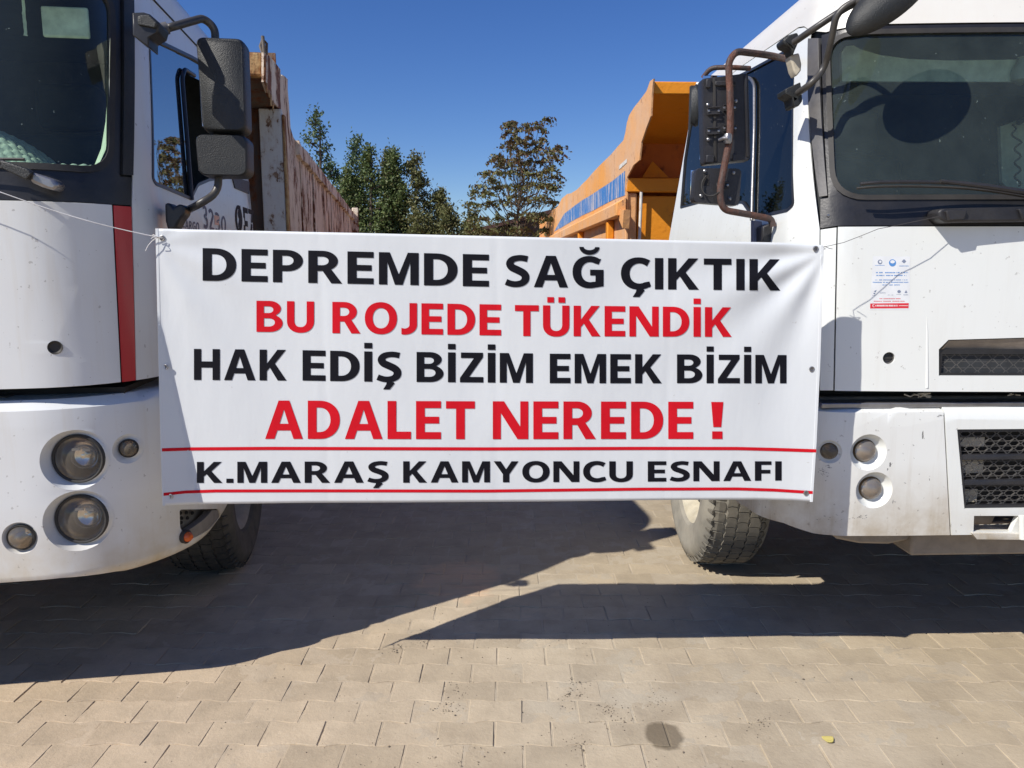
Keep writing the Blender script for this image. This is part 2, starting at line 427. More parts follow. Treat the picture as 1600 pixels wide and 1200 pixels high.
# ------------------------------------------------------------------ ground
PAVE_W, PAVE_D = 0.1875, 0.1265
stain_wet = ground(1038, 1150); stain_br = ground(715, 905)
def paver_mat(name, sand=False):
    t = NT(name)
    pos = t.pos()
    n1 = t.noise(.55, 4, .6, out='Fac'); n2 = t.noise(5.5, 6, .65); n3 = t.noise(60, 4, .7)
    a, b = ((.445,.365,.25), (.50,.425,.315)) if not sand else ((.42,.355,.26), (.48,.42,.32))
    c = t.ramp(n1, [(.36, a), (.64, b)])
    # warm, slightly pink dust on the left, greyer on the right
    sx = t.n('SeparateXYZ'); t.l(pos, sx.inputs[0])
    mr = t.n('MapRange'); mr.inputs[1].default_value = .2; mr.inputs[2].default_value = -1.4; t.l(sx.outputs[0], mr.inputs[0])
    c = t.mix(t.math('MULTIPLY', mr.outputs[0], .5), c, (.56,.42,.29))
    c = t.mix(t.ramp(n2, [(.35, .5), (.6, 0.0)]), c, (.32,.26,.185))
    grit = t.ramp(n3, [(.62, 0.0), (.72, 1.0)]); c = t.mix(t.math('MULTIPLY', grit, .30), c, (.20,.17,.13))
    grit2 = t.ramp(t.noise(48, 3, .6), [(.62, 0.0), (.70, 1.0)]); c = t.mix(t.math('MULTIPLY', grit2, .18), c, (.62,.54,.42))
    if not sand:
        oi = t.n('ObjectInfo'); k = t.n('MapRange'); k.inputs[3].default_value = .88; k.inputs[4].default_value = 1.07
        t.l(oi.outputs['Random'], k.inputs[0])
        cm = t.n('CombineXYZ'); [t.l(k.outputs[0], cm.inputs[i]) for i in range(3)]
        c = t.mix(1.0, c, cm.outputs[0], 'MULTIPLY')
    def blob(p, rx, ry, soft):
        v = t.n('VectorMath', operation='SUBTRACT'); t.l(pos, v.inputs[0]); v.inputs[1].default_value = p
        s = t.n('Mapping'); s.inputs['Scale'].default_value = (1/rx, 1/ry, 0); t.l(v.outputs[0], s.inputs[0])
        ln = t.n('VectorMath', operation='LENGTH'); t.l(s.outputs[0], ln.inputs[0])
        d = t.math('ADD', ln.outputs['Value'], t.math('MULTIPLY', t.math('SUBTRACT', t.noise(9, 3, .6), .5), .9))
        mm = t.n('MapRange'); mm.inputs[1].default_value = 1+soft; mm.inputs[2].default_value = 1-soft; t.l(d, mm.inputs[0]); return mm.outputs[0]
    wet = blob(tuple(stain_wet), .062, .075, .12)
    c = t.mix(t.math('MULTIPLY', wet, .72), c, (.11,.085,.055))
    br = blob(tuple(stain_br), .20, .24, .15)
    sc = t.ramp(t.noise(6, 5, .7, stretch=(.35, 2.5, 1)), [(.40, .25), (.62, 1.0)])
    c = t.mix(t.math('MULTIPLY', t.math('MULTIPLY', br, sc), .8), c, (.62,.42,.27))
    # oil drips under the trucks
    oil = t.ramp(t.noise(2.3, 5, .6), [(.62, 0.0), (.70, 1.0)]); c = t.mix(t.math('MULTIPLY', oil, .25), c, (.20,.16,.12))
    bp = t.bump(t.math('ADD', n3, t.math('MULTIPLY', n2, 1.5)), .55, .004)
    t.bsdf(c, .92, 0, bp, spec=.15); return t.m
PAVER = paver_mat('dusty_paver'); SAND = paver_mat('joint_sand', True)
bm = bmesh.new()
for a in ((-300,-60),(300,-60),(300,500),(-300,500)): bm.verts.new((a[0], a[1], -0.012))
bm.faces.new(bm.verts[:])
gsheet = tag(from_bm('ground', bm, SAND), kind='structure')
# bedding sand with fine relief between the pavers
def wave(ph):
    q = math.cos(2*math.pi*ph); return max(-.75, min(.75, q*1.6))
def paver_outline(shrink=0.0028):
    W, D, A = PAVE_W, PAVE_D, .0075
    pts = []
    n = 8
    for i in range(n+1):
        x = -W/2 + W*i/n; pts.append((x, -D/2 + A*wave(x/W)))
    for i in range(n+1):
        x = W/2 - W*i/n; pts.append((x, D/2 - A*wave(x/W)))
    c = []
    for x, y in pts:
        c.append((x*(1 - 2*shrink/W), y*(1 - 2*shrink*.55/D)))
    return c
def add_paver(bm, cx, cy, dz=0, tx=0, ty=0, rot=0):
    base = paver_outline(); ins = []
    def T(x, y, z):
        xr = x*math.cos(rot) - y*math.sin(rot); yr = x*math.sin(rot) + y*math.cos(rot)
        return (cx+xr, cy+yr, z + dz + tx*x + ty*y)
    lo = [bm.verts.new(T(x, y, -.008)) for x, y in base]
    hi = [bm.verts.new(T(x*.975, y*.965, 0.0)) for x, y in base]
    mid = [bm.verts.new(T(x*.995, y*.992, -.0022)) for x, y in base]
    n = len(base)
    for i in range(n):
        j = (i+1) % n
        bm.faces.new((lo[i], lo[j], mid[j], mid[i])); bm.faces.new((mid[i], mid[j], hi[j], hi[i]))
    bm.faces.new(hi)
pav_root = tag(empty('paved_yard', (0, 0, 0)), kind='structure')
protos = []
for k in range(3):
    bm = bmesh.new(); add_paver(bm, 0, 0)
    me = bpy.data.meshes.new('paver'); 
    for v in bm.verts: v.co.z += random.uniform(-.0003, .0003)
    bm.to_mesh(me); bm.free(); me.materials.append(PAVER)
    me.polygons.foreach_set('use_smooth', [False]*len(me.polygons)); protos.append(me)
X0 = (725-800)/F*2.41; Y0 = 2.25 - PAVE_D/2
cells = []
for j in range(-24, 60):
    for i in range(-34, 35):
        x = X0 + PAVE_W*(i + .5) + (PAVE_W/2 if j % 2 else 0); y = Y0 + PAVE_D*j
        px, py = project((x, y, 0)); vis = -30 < px < 1630 and 780 < py < 1225 and y > 1.5
        cells.append((0 if vis else 1, y, x, j))
cells.sort()
bm = bmesh.new(); near = 0
rp = random.Random(3)
for c in cells:
    dz = rp.gauss(0, .0011); tx = rp.gauss(0, .006); ty = rp.gauss(0, .007); rt = rp.gauss(0, .006)
    if c[0] == 0 and near < 298:
        o = bpy.data.objects.new('paver', protos[near % 3]); C.objects.link(o); o.parent = pav_root
        o.location = (c[2], c[1], dz); o.rotation_euler = (ty, -tx, rt); near += 1
    else: add_paver(bm, c[2], c[1], dz, tx, ty, rt)
o = from_bm('pavers_beyond', bm, PAVER, pav_root, smooth=False, fix=False); o['kind'] = 'stuff'
# sand that fills the joints: a dense little height field close to the camera
NX, NY = 300, 230
xs = [-2.6 + 5.6*i/(NX-1) for i in range(NX)]; ys = [1.5 + 3.6*j/(NY-1) for j in range(NY)]
vv = []
for j in range(NY):
    for i in range(NX):
        x, y = xs[i], ys[j]
        h = -.0019 + .0028*(noise.noise(Vector((x*1.7, y*1.7, 3)))) + .0030*noise.noise(Vector((x*9, y*9, 0))) + .002*noise.noise(Vector((x*38, y*38, 5)))
        vv.append((x, y, min(h, .0003)))
ff = [(j*NX+i, j*NX+i+1, (j+1)*NX+i+1, (j+1)*NX+i) for j in range(NY-1) for i in range(NX-1)]
me = bpy.data.meshes.new('joint_sand'); me.from_pydata(vv, [], ff)
o = link('joint_sand', me, SAND, None, smooth=True); o['kind'] = 'stuff'; tag(o, 'pale sand and dust filling the joints between the pavers', 'sand')
# crumbs and pebbles
bm = bmesh.new(); rs = random.Random(11)
for k in range(900):
    if k < 420: px, py = rs.gauss(760, 330), rs.uniform(930, 1200)
    else: px, py = rs.choice([(655,1000),(715,1078),(905,1065),(950,1110),(965,1130),(905,1165),(620,1010),(890,1090),(1030,1095),(700,1105),(1190,1130)]); px += rs.gauss(0, 12); py += rs.gauss(0, 9)
    p = ground(px, py, 0.0); s = rs.uniform(.0009, .0026)*(1 if rs.random() < .95 else 1.8)
    M = Matrix.Translation((p.x, p.y, s*.3)) @ Matrix.Rotation(rs.uniform(0, 6), 4, 'Z')
    ring = [bm.verts.new(M @ Vector((s*rs.uniform(.8,1.5)*math.cos(a*1.2566), s*rs.uniform(.7,1.2)*math.sin(a*1.2566), 0))) for a in range(5)]
    top = bm.verts.new(M @ Vector((0, 0, s*.8)))
    for a in range(5): bm.faces.new((ring[a], ring[(a+1)%5], top))
PEB = plain('pebble_grit', (.15,.12,.09), .9, var=.6, nscale=90)
tag(from_bm('grit', bm, PEB), 'loose dark grit and crumbs of mortar scattered over the paving', 'grit', kind='stuff')
# yellow scrap and a small earth pat
p = ground(1294, 1157)
bm = bmesh.new(); pts = [(.017*math.cos(a)*(1+.18*math.sin(3*a)), .021*math.sin(a)*(1+.15*math.cos(2*a))) for a in [2*math.pi*k/14 for k in range(14)]]
add_prism(bm, pts, lambda x, y: (p.x+x, p.y+y, .004+.10*abs(x)), lambda x, y: (p.x+x, p.y+y, .0055+.12*abs(x)+.002*math.sin(y*300)))
tag(from_bm('dry_leaf', bm, flatc('yellow_leaf', (.62,.52,.16), .8)), 'small yellow dry leaf lying alone on the sunlit paving', 'leaf')

# ------------------------------------------------------------------ generic vehicle parts
def wheel(parent, x, y, z, rad, wid, sgn, detailed=True, tyrecol=None, steer=0.0):
    """axis along local x; sgn = direction of the outer face"""
    T = Matrix.Translation((x, y, z)) @ Matrix.Rotation(steer, 4, 'Z') @ Matrix.Rotation(R(90)*sgn, 4, 'Y')
    bm = bmesh.new()
    rr = rad*.56
    add_lathe(bm, [(0, -.12), (rr*.30, -.12), (rr*.34, -.05), (rr*.36, -.045), (rr*.40, -.10), (rr*.72, -.085), (rr*.80, -.07), (rr*.90, -.02), (rr*.97, -.004), (rr*1.03, .006), (rr*1.03, -.02), (rr*.98, -.05), (rr*.98, -wid*.9), (rr*.2, -wid*.9), (0, -wid*.9)], T, 48)
    w = from_bm('wheel', bm, tyrecol['rim'], parent)
    hub = bmesh.new(); add_lathe(hub, [(rr*.30, -.12), (rr*.30, .02), (rr*.24, .05), (0, .055)], T, 24)
    from_bm('hub', hub, tyrecol['rim'], w)
    for k in range(10):
        a = 2*math.pi*k/10; b2 = bmesh.new()
        add_lathe(b2, [(.016, -.09), (.016, -.06), (.012, -.052), (0, -.052)], T @ Matrix.Translation((rr*.56*math.cos(a), rr*.56*math.sin(a), 0)), 6)
        from_bm('wheel_nut', b2, STEELG, w)
    tb = bmesh.new(); sh = rad*.955
    add_lathe(tb, [(rr*1.02, .0), (rr*1.08, .022), (rr*1.2, .032), (rad*.78, .036), (rad*.80, .040), (rad*.86, .038), (rad*.92, .024), (sh, .004), (rad*.975, -.02), (rad*.982, -wid*.5), (rad*.975, -wid+.02), (sh, -wid-.004), (rad*.9, -wid-.03), (rad*.75, -wid-.035), (rr*1.02, -wid)], T, 96)
    from_bm('tyre', tb, tyrecol['wall'], w)
    bm = bmesh.new(); NB = 54
    rows = [(.006, -.045), (-.055, -.100), (-.108, -.156), (-.164, -.212), (-.222, -wid+.0)] if wid > .24 else [(.004, -.05), (-.06, -.11), (-.12, -.17), (-.18, -wid)]
    for ri, (a0, a1) in enumerate(rows):
        for k in range(NB):
            t0 = 2*math.pi*(k + .5*(ri % 2))/NB; dt = 2*math.pi/NB
            zz = .007
            edge = ri in (0, len(rows)-1)
            g = .10 if edge else .05
            r1 = rad - (.006 if edge else 0)
            outline = [(t0+dt*g, a0), (t0+dt*.5, a0 - zz), (t0+dt*(1-g), a0), (t0+dt*(1-g)+dt*.06, (a0+a1)/2), (t0+dt*(1-g), a1), (t0+dt*.5, a1 - zz), (t0+dt*g, a1), (t0+dt*g+dt*.06, (a0+a1)/2)]
            def mp(r_): return lambda a, h: T @ Vector((r_*math.cos(a), r_*math.sin(a), h))
            top = [bm.verts.new(mp(r1 if not (edge and (abs(h-a0) < .012) == (ri == 0)) else r1-.012)(a, h)) for a, h in outline]
            bot = [bm.verts.new(mp(rad*.968)(a, h)) for a, h in outline]
            bm.faces.new(top)
            for i in range(8): bm.faces.new((top[i], top[(i+1)%8], bot[(i+1)%8], bot[i]))
    from_bm('tread', bm, tyrecol['tread'], w, smooth=False)
    # moulded rings and small lugs on the sidewall
    bm = bmesh.new()
    for k in range(NB):
        a = 2*math.pi*k/NB; M2 = T @ Matrix.Rotation(a, 4, 'Z')
        x0 = rad*.935
        vs = [bm.verts.new(M2 @ Vector(p)) for p in ((x0, -.008, .020), (x0, .008, .020), (x0+.022, .010, .004), (x0+.022, -.010, .004), (x0-.004, -.006, .026), (x0-.004, .006, .026), (x0+.024, .008, .012), (x0+.024, -.008, .012))]
        for f in ((0,1,2,3), (4,5,6,7), (0,1,5,4), (1,2,6,5), (2,3,7,6), (3,0,4,7)): bm.faces.new([vs[i] for i in f])
    from_bm('shoulder_lugs', bm, tyrecol['tread'], w, smooth=False)
    return w
TY_DUSTY = dict(rim=plain('dusty_rim_paint', (.55,.52,.42), .6, dust=.6, dustcol=(.40,.33,.22)),
                wall=plain('dusty_tyre_wall', (.20,.19,.165), .9, dust=.8, dustcol=(.36,.33,.27), nscale=9),
                tread=plain('dusty_tread', (.085,.08,.07), .9, dust=.7, dustcol=(.24,.215,.17), nscale=30))
TY_DARK = dict(rim=plain('dark_rim_paint', (.2,.2,.19), .6, dust=.4), wall=plain('dark_tyre_wall', (.03,.028,.026), .85, dust=.3), tread=plain('dark_tread', (.022,.021,.02), .85, dust=.2))

def hex_mesh(name, x0, x1, z0, z1, pw, ph, f, mat, parent, bar=.16, thick=.006, clip=None):
    """honeycomb grille: cells pw wide, rows ph apart, f(x, z, w)"""
    bm = bmesh.new(); row = 0; z = z0 + ph*.5
    while z < z1 + ph*.3:
        x = x0 + (pw*.5 if row % 2 else 0)
        while x < x1 + pw*.3:
            if clip is None or clip(x, z):
                rx, rz = pw*.5/.75*.76, ph*.66
                # elongated hexagon with flat sides top and bottom
                def hexp(k): return [(x+rx*k*a, z+rz*k*b) for a, b in ((1,0),(.5,.86),(-.5,.86),(-1,0),(-.5,-.86),(.5,-.86))]
                o_, i_ = hexp(1.0), hexp(1 - bar)
                O = [bm.verts.new(f(p[0], p[1], 0)) for p in o_]; I = [bm.verts.new(f(p[0], p[1], 0)) for p in i_]
                I2 = [bm.verts.new(f(p[0], p[1], thick)) for p in i_]
                for k in range(6):
                    j = (k+1) % 6
                    bm.faces.new((O[k], O[j], I[j], I[k])); bm.faces.new((I[k], I[j], I2[j], I2[k]))
            x += pw
        z += ph; row += 1
    return from_bm(name, bm, mat, parent, smooth=False, fix=False)

def lamp(skin, parent, px, py, rpx, name='headlight', rim=True, dish=1.25, depth=.03, lens=LENS, hole_r=None, tilt=0.0, label=None, face=None):
    """round lamp set into a dish of the bumper; returns (uv centre, hole radius)"""
    u, v = skin.inv(px, py); e = .01
    c = skin.P(u, v)
    a = skin.proj(c); b_ = skin.proj(skin.P(u, v+e)); sc = abs(b_[1]-a[1])/e      # px per metre
    r = rpx/sc; ro = r*dish
    n = (skin.P(u, v, -1) - c).normalized()
    if face is not None: n = (n + Vector(face)).normalized()
    q = n.to_track_quat('Z', 'Y'); M = Matrix.Translation(c - n*depth) @ q.to_matrix().to_4x4()
    # dish from skin to lamp
    bm = bmesh.new(); seg = 40
    A = [skin.P(u + skin.k*ro*math.cos(t), v + ro*math.sin(t), 0.0008) for t in [2*math.pi*k/seg for k in range(seg)]]
    Bp = [M @ Vector((r*1.04*math.cos(t), r*1.04*math.sin(t), 0)) for t in [2*math.pi*k/seg for k in range(seg)]]
    # match the start of both rings
    rings = [A]
    best = min(range(seg), key=lambda s_: (Bp[s_] - A[0]).length)
    st = 1 if (Bp[(best+1) % seg] - A[1]).length < (Bp[(best-1) % seg] - A[1]).length else -1
    Bp = [Bp[(best + st*k) % seg] for k in range(seg)]
    for t, dd in ((.25, .35), (.6, .85), (1.0, 1.0)):
        rings.append([A[k].lerp(Bp[k], t) - n*(dd - t)*depth*.7 for k in range(seg)])
    rings = [[bm.verts.new(p) for p in rg] for rg in rings]
    for x, y in zip(rings, rings[1:]):
        for k in range(seg): bm.faces.new((x[k], x[(k+1)%seg], y[(k+1)%seg], y[k]))
    root = from_bm(name, bm, skin.paintmat, parent, angle=60, fix=True)
    if label: root['label'] = label
    bm = bmesh.new(); add_lathe(bm, [(r*1.05, -.012), (r*1.05, .010), (r*1.0, .014), (r*.93, .012), (r*.92, .002), (r*.92, -.01)], M, 40)
    if rim: from_bm('lamp_rim', bm, RUBBER, root)
    else: bm.free()
    bm = bmesh.new(); add_lathe(bm, [(r*.925, .008), (r*.86, -.002), (r*.84, -.006), (r*.62, -.03), (r*.30, -.05), (r*.12, -.052), (r*.10, -.03), (0, -.028)], M, 40)
    from_bm('reflector', bm, CHROME, root)
    if r > .05:
        bm = bmesh.new(); add_lathe(bm, [(r*.50, -.030), (r*.52, -.014), (r*.47, -.014), (r*.45, -.032)], M @ Matrix.Translation((r*.10, r*.02, 0)), 28); from_bm('bowl_ring', bm, GREYTRIM, root)
        bm = bmesh.new(); add_box(bm, -r*.34, -r*.02, r*.30, r*.40, -.02, -.012); add_box(bm, r*.08, r*.40, r*.26, r*.38, -.02, -.012)
        for bv_ in bm.verts: bv_.co = M @ bv_.co
        from_bm('bulb_shield', bm, BEIGE, root)['kind'] = 'stuff'
    bm = bmesh.new(); add_lathe(bm, [(r*.95, .008), (r*.90, .0125), (r*.7, .020), (r*.4, .026), (0, .029)], M, 40)
    from_bm('lens', bm, lens, root)
    return ellipse(u, v, skin.k*ro, ro, seg), root

# ================================================================== LEFT TRUCK
def inset(poly, d):
    """shrink a polygon by d (any winding)"""
    n = len(poly); ar = sum(poly[i][0]*poly[(i+1)%n][1] - poly[(i+1)%n][0]*poly[i][1] for i in range(n))
    sg = 1 if ar > 0 else -1; out = []
    for i in range(n):
        a, b, c = Vector(poly[i-1]), Vector(poly[i]), Vector(poly[(i+1)%n])
        d1 = (b-a); d2 = (c-b)
        if d1.length < 1e-9 or d2.length < 1e-9: out.append(tuple(b)); continue
        n1 = Vector((-d1.y, d1.x)).normalized()*sg; n2 = Vector((-d2.y, d2.x)).normalized()*sg
        m = (n1+n2); k = d/max(.35, (1 + n1.dot(n2))) 
        out.append((b.x + m.x*k, b.y + m.y*k))
    return out
def cab_prof(z1, zt, lean, tum, Rr):
    def f(v):
        if v <= z1: return (0, 0, 0, v, 0)
        if v <= zt: return (tum*(v-z1), lean*(v-z1), 0, v, 0)
        a = min((v - zt)/Rr, R(80)); ex = max(0, (v - zt)/Rr - R(80))*Rr
        return (tum*(zt-z1), lean*(zt-z1) + ex*.9, Rr*(1-math.cos(a)), zt + Rr*math.sin(a) + ex*.12, a)
    return f
def bumper_prof(zb, zt, rb, rt):
    def f(v):
        if v < zb: a = min((zb - v)/rb, R(75)); return (0, 0, rb*(1-math.cos(a)), zb - rb*math.sin(a), -a)
        if v <= zt: return (0, 0, 0, v, 0)
        a = min((v - zt)/rt, R(85)); ex = max(0, (v-zt)/rt - R(85))*rt
        return (0, 0, rt*(1-math.cos(a)) + ex, zt + rt*math.sin(a), a)
    return f

LF = Frame(-1.215, 2.50, R(7.7))
LT = tag(empty('dump_truck', LF.o, LF.yaw), 'white dump truck with a red stripe beside the windscreen and a rusty cream tipping body', 'truck', 'dump trucks parked side by side')
LS = Skin(LF, 1, 2.40, 1.95, .33, cab_prof(1.72, 2.56, .14, .07, .13), bulge=.05)
def Ls(u, v, w): return LS.P(u, v, w)
S = LS.S; UR = -(LS.L - LS.r)
vb = LS.inv(190, 597)[1]
VT = 2.56 + .13*R(80) + .0
def mirror(sk, pts): return sk.mir(pts)
# bonnet panel below the windscreen
p_r = LS.poly([(0, 316), (175, 320), (189, 597), (0, 604)])
pr = [p_r[0], p_r[1], p_r[2], p_r[3]]
outer = [p_r[1], p_r[2]] + mirror(LS, [p_r[1], p_r[2]])
cap = LS.inv(86, 543)
sheet('front_panel', outer, [ellipse(cap[0], cap[1], .020, .020, 20)], Ls, WHITE_L, LT, .004, 0, .06, .08, .0025)
cn = (LS.P(*cap, -1) - LS.P(*cap, 0)).normalized()
bm = bmesh.new(); add_lathe(bm, [(0, -.006), (.014, -.006), (.018, -.003), (.0205, .001), (.022, .0012), (.022, -.004)], Matrix.Translation(LS.P(*cap, 0)) @ cn.to_track_quat('Z', 'Y').to_matrix().to_4x4(), 24)
from_bm('blanking_plug', bm, RUBBER, LT)
st = LS.poly([(177, 321), (205, 323), (212, 594), (191, 597)])
sheet('red_stripe_panel', st, [], Ls, RED, LT, .004, -.0015, .03, .08, .002)
sheet('red_stripe_panel', mirror(LS, st), [], Ls, RED, LT, .004, -.0015, .03, .08, .002)
# side panel with window opening
win = LS.poly([(232, 54), (300, 87), (345, 114), (374, 134), (379, 268), (352, 280), (327, 283), (309, 291), (298.5, 313), (243, 290), (237, 280)])
win = round_poly(win, [.02, 0, 0, .05, .03, .03, .03, .03, .012, .02, .02], 4)
gut = LS.inv(270, 33)[1]
e1 = LS.poly([(206, -40), (206.5, 322), (213, 594)])
side_out = [e1[0], e1[1], e1[2], (UR, vb - .01), (UR, gut), (e1[0][0], gut)]
side_out[0] = (e1[0][0], gut - .001)
side_out = [(e1[0][0], gut), e1[1], e1[2], (UR, vb), (UR, gut)]
grl = LS.poly([(361, 275), (388, 284), (388, 303), (366, 294)])
sheet('door_panel', side_out, [win], Ls, WHITE_L, LT, .005, 0, .04, .08, .002)
sheet('door_panel', mirror(LS, side_out), [mirror(LS, win)], Ls, WHITE_L, LT, .005, 0, .08, .1, 0)
sheet('vent_cover', round_poly(grl, .006, 3), [], Ls, PLASTIC, LT, .006, -.006, .05, .08)
wi = inset(win, .013)
sheet('window_frame', win, [wi], Ls, BLACK, LT, .014, -.003, .08, .1)
sheet('window_frame', mirror(LS, win), [mirror(LS, wi)], Ls, BLACK, LT, .014, -.003, .08, .1)
# front pane, fixed; the rear pane stands open and dark
u_div0 = LS.inv(284, 112)[0]; u_div1 = LS.inv(298, 311)[0]
fr = [p for p in wi if p[0] > u_div1 - .0]
pane = LS.poly([(235, 60), (276, 77), (284, 112), (297, 309), (245, 287), (240, 281)])
sheet('side_window', pane, [], Ls, GLASS_S, LT, 0, .006, .1, .1)
rear = LS.poly([(276, 79), (300, 92), (345, 120), (368, 137), (371, 262), (345, 276), (323, 279), (306, 285), (297, 305), (284, 112)])
sheet('side_window', LS.poly([(276, 79), (300, 91), (345, 118), (350, 142), (284, 111)]), [], Ls, GLASS_S, LT, 0, .008, .1, .1)
sheet('side_window', mirror(LS, wi), [], Ls, GLASS_S, LT, 0, .006, .1, .1)
dv = [LS.P(*LS.inv(*q), -.004) for q in ((302, 118), (287, 108), (283, 122), (290, 210), (298, 312))]
tube('window_divider', dv, .009, BLACK, LT, 8, .02)
# windscreen surround with rounded opening
g = LS.poly([(173, -7), (170, 265), (60, 259)])
gl = round_poly([g[0], g[1]] + mirror(LS, [g[0], g[1]]), [.07, .085, .085, .07], 6)
sr = LS.poly([(188, -45), (188, 276), (205, 277), (205.5, 321), (176, 319)])
sro = [sr[0], sr[1], sr[2], sr[3], sr[4]]
sro = sro + mirror(LS, sro)
vtop = sr[0][1]
sheet('windscreen_surround', sro, [gl], Ls, BLACK, LT, .004, .001, .06, .1, 0)
sheet('windscreen_seal', inset(gl, -.016), [inset(gl, .004)], Ls, RUBBER, LT, .012, -.005, .06, .12, .003)
sheet('windscreen', gl, [], Ls, GLASS_FL, LT, 0, .006, .08, .1)
pt = LS.poly([(189.5, -45), (204.5, -45), (205, 274), (189, 273)])
sheet('pillar_trim', pt, [], Ls, PLASTIC, LT, .014, -.010, .03, .1, .004)
sheet('pillar_trim', mirror(LS, pt), [], Ls, PLASTIC, LT, .014, -.010, .03, .1, .004)
# roof
ro = [(UR, gut + .004), (e1[0][0], gut + .004), (e1[0][0] + .003, vtop + .004)]
ro2 = ro + mirror(LS, ro) + [(S - UR, VT), (UR, VT)]
sheet('roof', ro2, [], Ls, WHITE_L, LT, .004, 0, .06, .03, 0)
def roof_cap(sk, UR_, VT_, mat, parent, dome=.05):
    bm = bmesh.new(); n = 60; ring = [sk.P(UR_ + (sk.S - 2*UR_)*i/n, VT_) for i in range(n+1)]
    c = sum(ring, Vector())/len(ring)
    rings = [ring] + [[c.lerp(p, k) + Vector((0, 0, dome*(1-k*k))) for p in ring] for k in (.85, .6, .3)] + [[c + Vector((0,0,dome))]]
    rv = [[bm.verts.new(p) for p in rg] for rg in rings]
    for a, b in zip(rv, rv[1:]):
        for i in range(n+1):
            j = (i+1) % (n+1)
            if len(b) == 1: bm.faces.new((a[i], a[j], b[0]))
            else: bm.faces.new((a[i], a[j], b[j], b[i]))
    return from_bm('roof_top', bm, mat, parent)
roof_cap(LS, UR, VT, WHITE_L, LT)
# dark lining that closes the cab
lin = [(e1[0][0], 2.6), (e1[2][0], vb+.02), (UR, vb+.02), (UR, 2.6)]
def lining(sk, UR_, vlo, vhi, holes, parent, low_front):
    f_ = lambda u, v, w: sk.P(u, v, w)
    um = (max(p[0] for p in holes[0]) + min(p[0] for p in holes[2]))/2
    for lo, hi, h in ((UR_, um, holes[0]), (um, sk.S - um, holes[2]), (sk.S - um, sk.S - UR_, holes[1])):
        sheet('cab_lining', [(lo, vlo), (hi, vlo), (hi, vhi), (lo, vhi)], [h], f_, INTERIOR, parent, 0, .022, .06, .1)
lining(LS, UR, vb + .004, 2.58, [inset(win, -.004), inset(mirror(LS, win), -.004), inset(gl, -.002)], LT, 0)
box('cab_rear_wall', (-2.38, -.02, 1.955, 1.975, 1.0, 2.66), WHITE_L, LT, .01)
box('cab_rear_lining', (-2.36, -.04, 1.925, 1.95, 1.0, 2.64), INTERIOR, LT)
box('headliner', (-2.2, -.2, .35, 1.9, 2.58, 2.6), INTERIOR, LT)
box('cab_floor', (-2.3, -.1, .12, 1.9, 1.02, 1.10), DARK, LT)
# ---- inside the cab
def quilt(parent, x0, x1, y0, y1, z, hfun, mat, pitch=.032):
    nx, ny = int((x1-x0)/.006), int((y1-y0)/.006); vs = []
    for j in range(ny+1):
        for i in range(nx+1):
            x = x0 + (x1-x0)*i/nx; y = y0 + (y1-y0)*j/ny
            row = math.floor(y/(pitch*.62)); ox = (row % 2)*pitch/2
            fx = ((x+ox)/pitch) % 1 - .5; fy = (y/(pitch*.62)) % 1 - .5
            q = max(0, 1 - (fx*fx*4.2 + fy*fy*4.2))**.5
            vs.append((x, y, z + hfun(x, y) + .014*q))
    fs = [(j*(nx+1)+i, j*(nx+1)+i+1, (j+1)*(nx+1)+i+1, (j+1)*(nx+1)+i) for j in range(ny) for i in range(nx)]
    me = bpy.data.meshes.new('quilted_cover'); me.from_pydata(vs, [], fs); return link('dashboard_cover', me, mat, parent, True, 80)
zc = LF.front(60, 262, .14).z
def hump(x, y):
    a = max(0, 1 - ((x + .78)/.42)**2); b = min(1, max(0, (y-.14)/.16)); return .19*a**.8*b*b*(3-2*b) - .05*max(0, (-.55-x if x > -.55 else 0))
quilt(LT, -1.9, -.16, .12, .46, zc - .0, hump, QUILT)
box('dashboard', (-2.25, -.12, .12, .45, 1.25, zc - .03), INTERIOR, LT, .01)
for xs_ in (-.62, -1.75):
    r_ = box('seat', (xs_-.27, xs_+.27, 1.15, 1.32, 1.3, 2.10), SEAT, LT, .05, 3)
    hr = box('headrest', (xs_-.14, xs_+.14, 1.16, 1.28, 2.12, 2.32), SEAT, r_, .04, 3)
a = LF.front(62, 8, .20); b = LF.front(140, 60, .20)
vz = box('sun_visor', (a.x, b.x, .20, .215, b.z, a.z), VISOR, LT, .008, 3)
a2 = LF.front(34, 0, .19); b2 = LF.front(42, 56, .19)
bm = bmesh.new(); rq = random.Random(5)
for k in range(9):
    x = a2.x + (b2.x - a2.x)*k/8
    add_tube(bm, [(x + rq.uniform(-.002,.002), .19 + rq.uniform(-.003,.003), a2.z + (b2.z-a2.z)*t/8) for t in range(9)], .0016, 5)
from_bm('curtain_fringe', bm, VISOR, LT)
a3 = LF.front(150, 262, .22); 
cpts = [LF.front(x, y, .2) for x, y in ((172, 120), (169, 190), (163, 235), (150, 262))]
bm = bmesh.new()
L1 = [bm.verts.new(LF.front(x, y, .16)) for x, y in ((172, 60), (171, 120), (171, 190), (166, 232), (152, 262))]
L2 = [bm.verts.new(LF.front(x, y, .24)) for x, y in ((171.5, 60), (169.5, 120), (165, 190), (158, 232), (146, 262))]
for i in range(4): bm.faces.new((L1[i], L1[i+1], L2[i+1], L2[i]))
from_bm('pillar_lining', bm, VISOR, LT)
# ---- roof gutter
bm = bmesh.new(); add_tube(bm, [LS.P(UR + (.02 - UR)*k/20, gut + .002, -.001) for k in range(21)], .004, 6); from_bm('gutter', bm, DARK, LT)
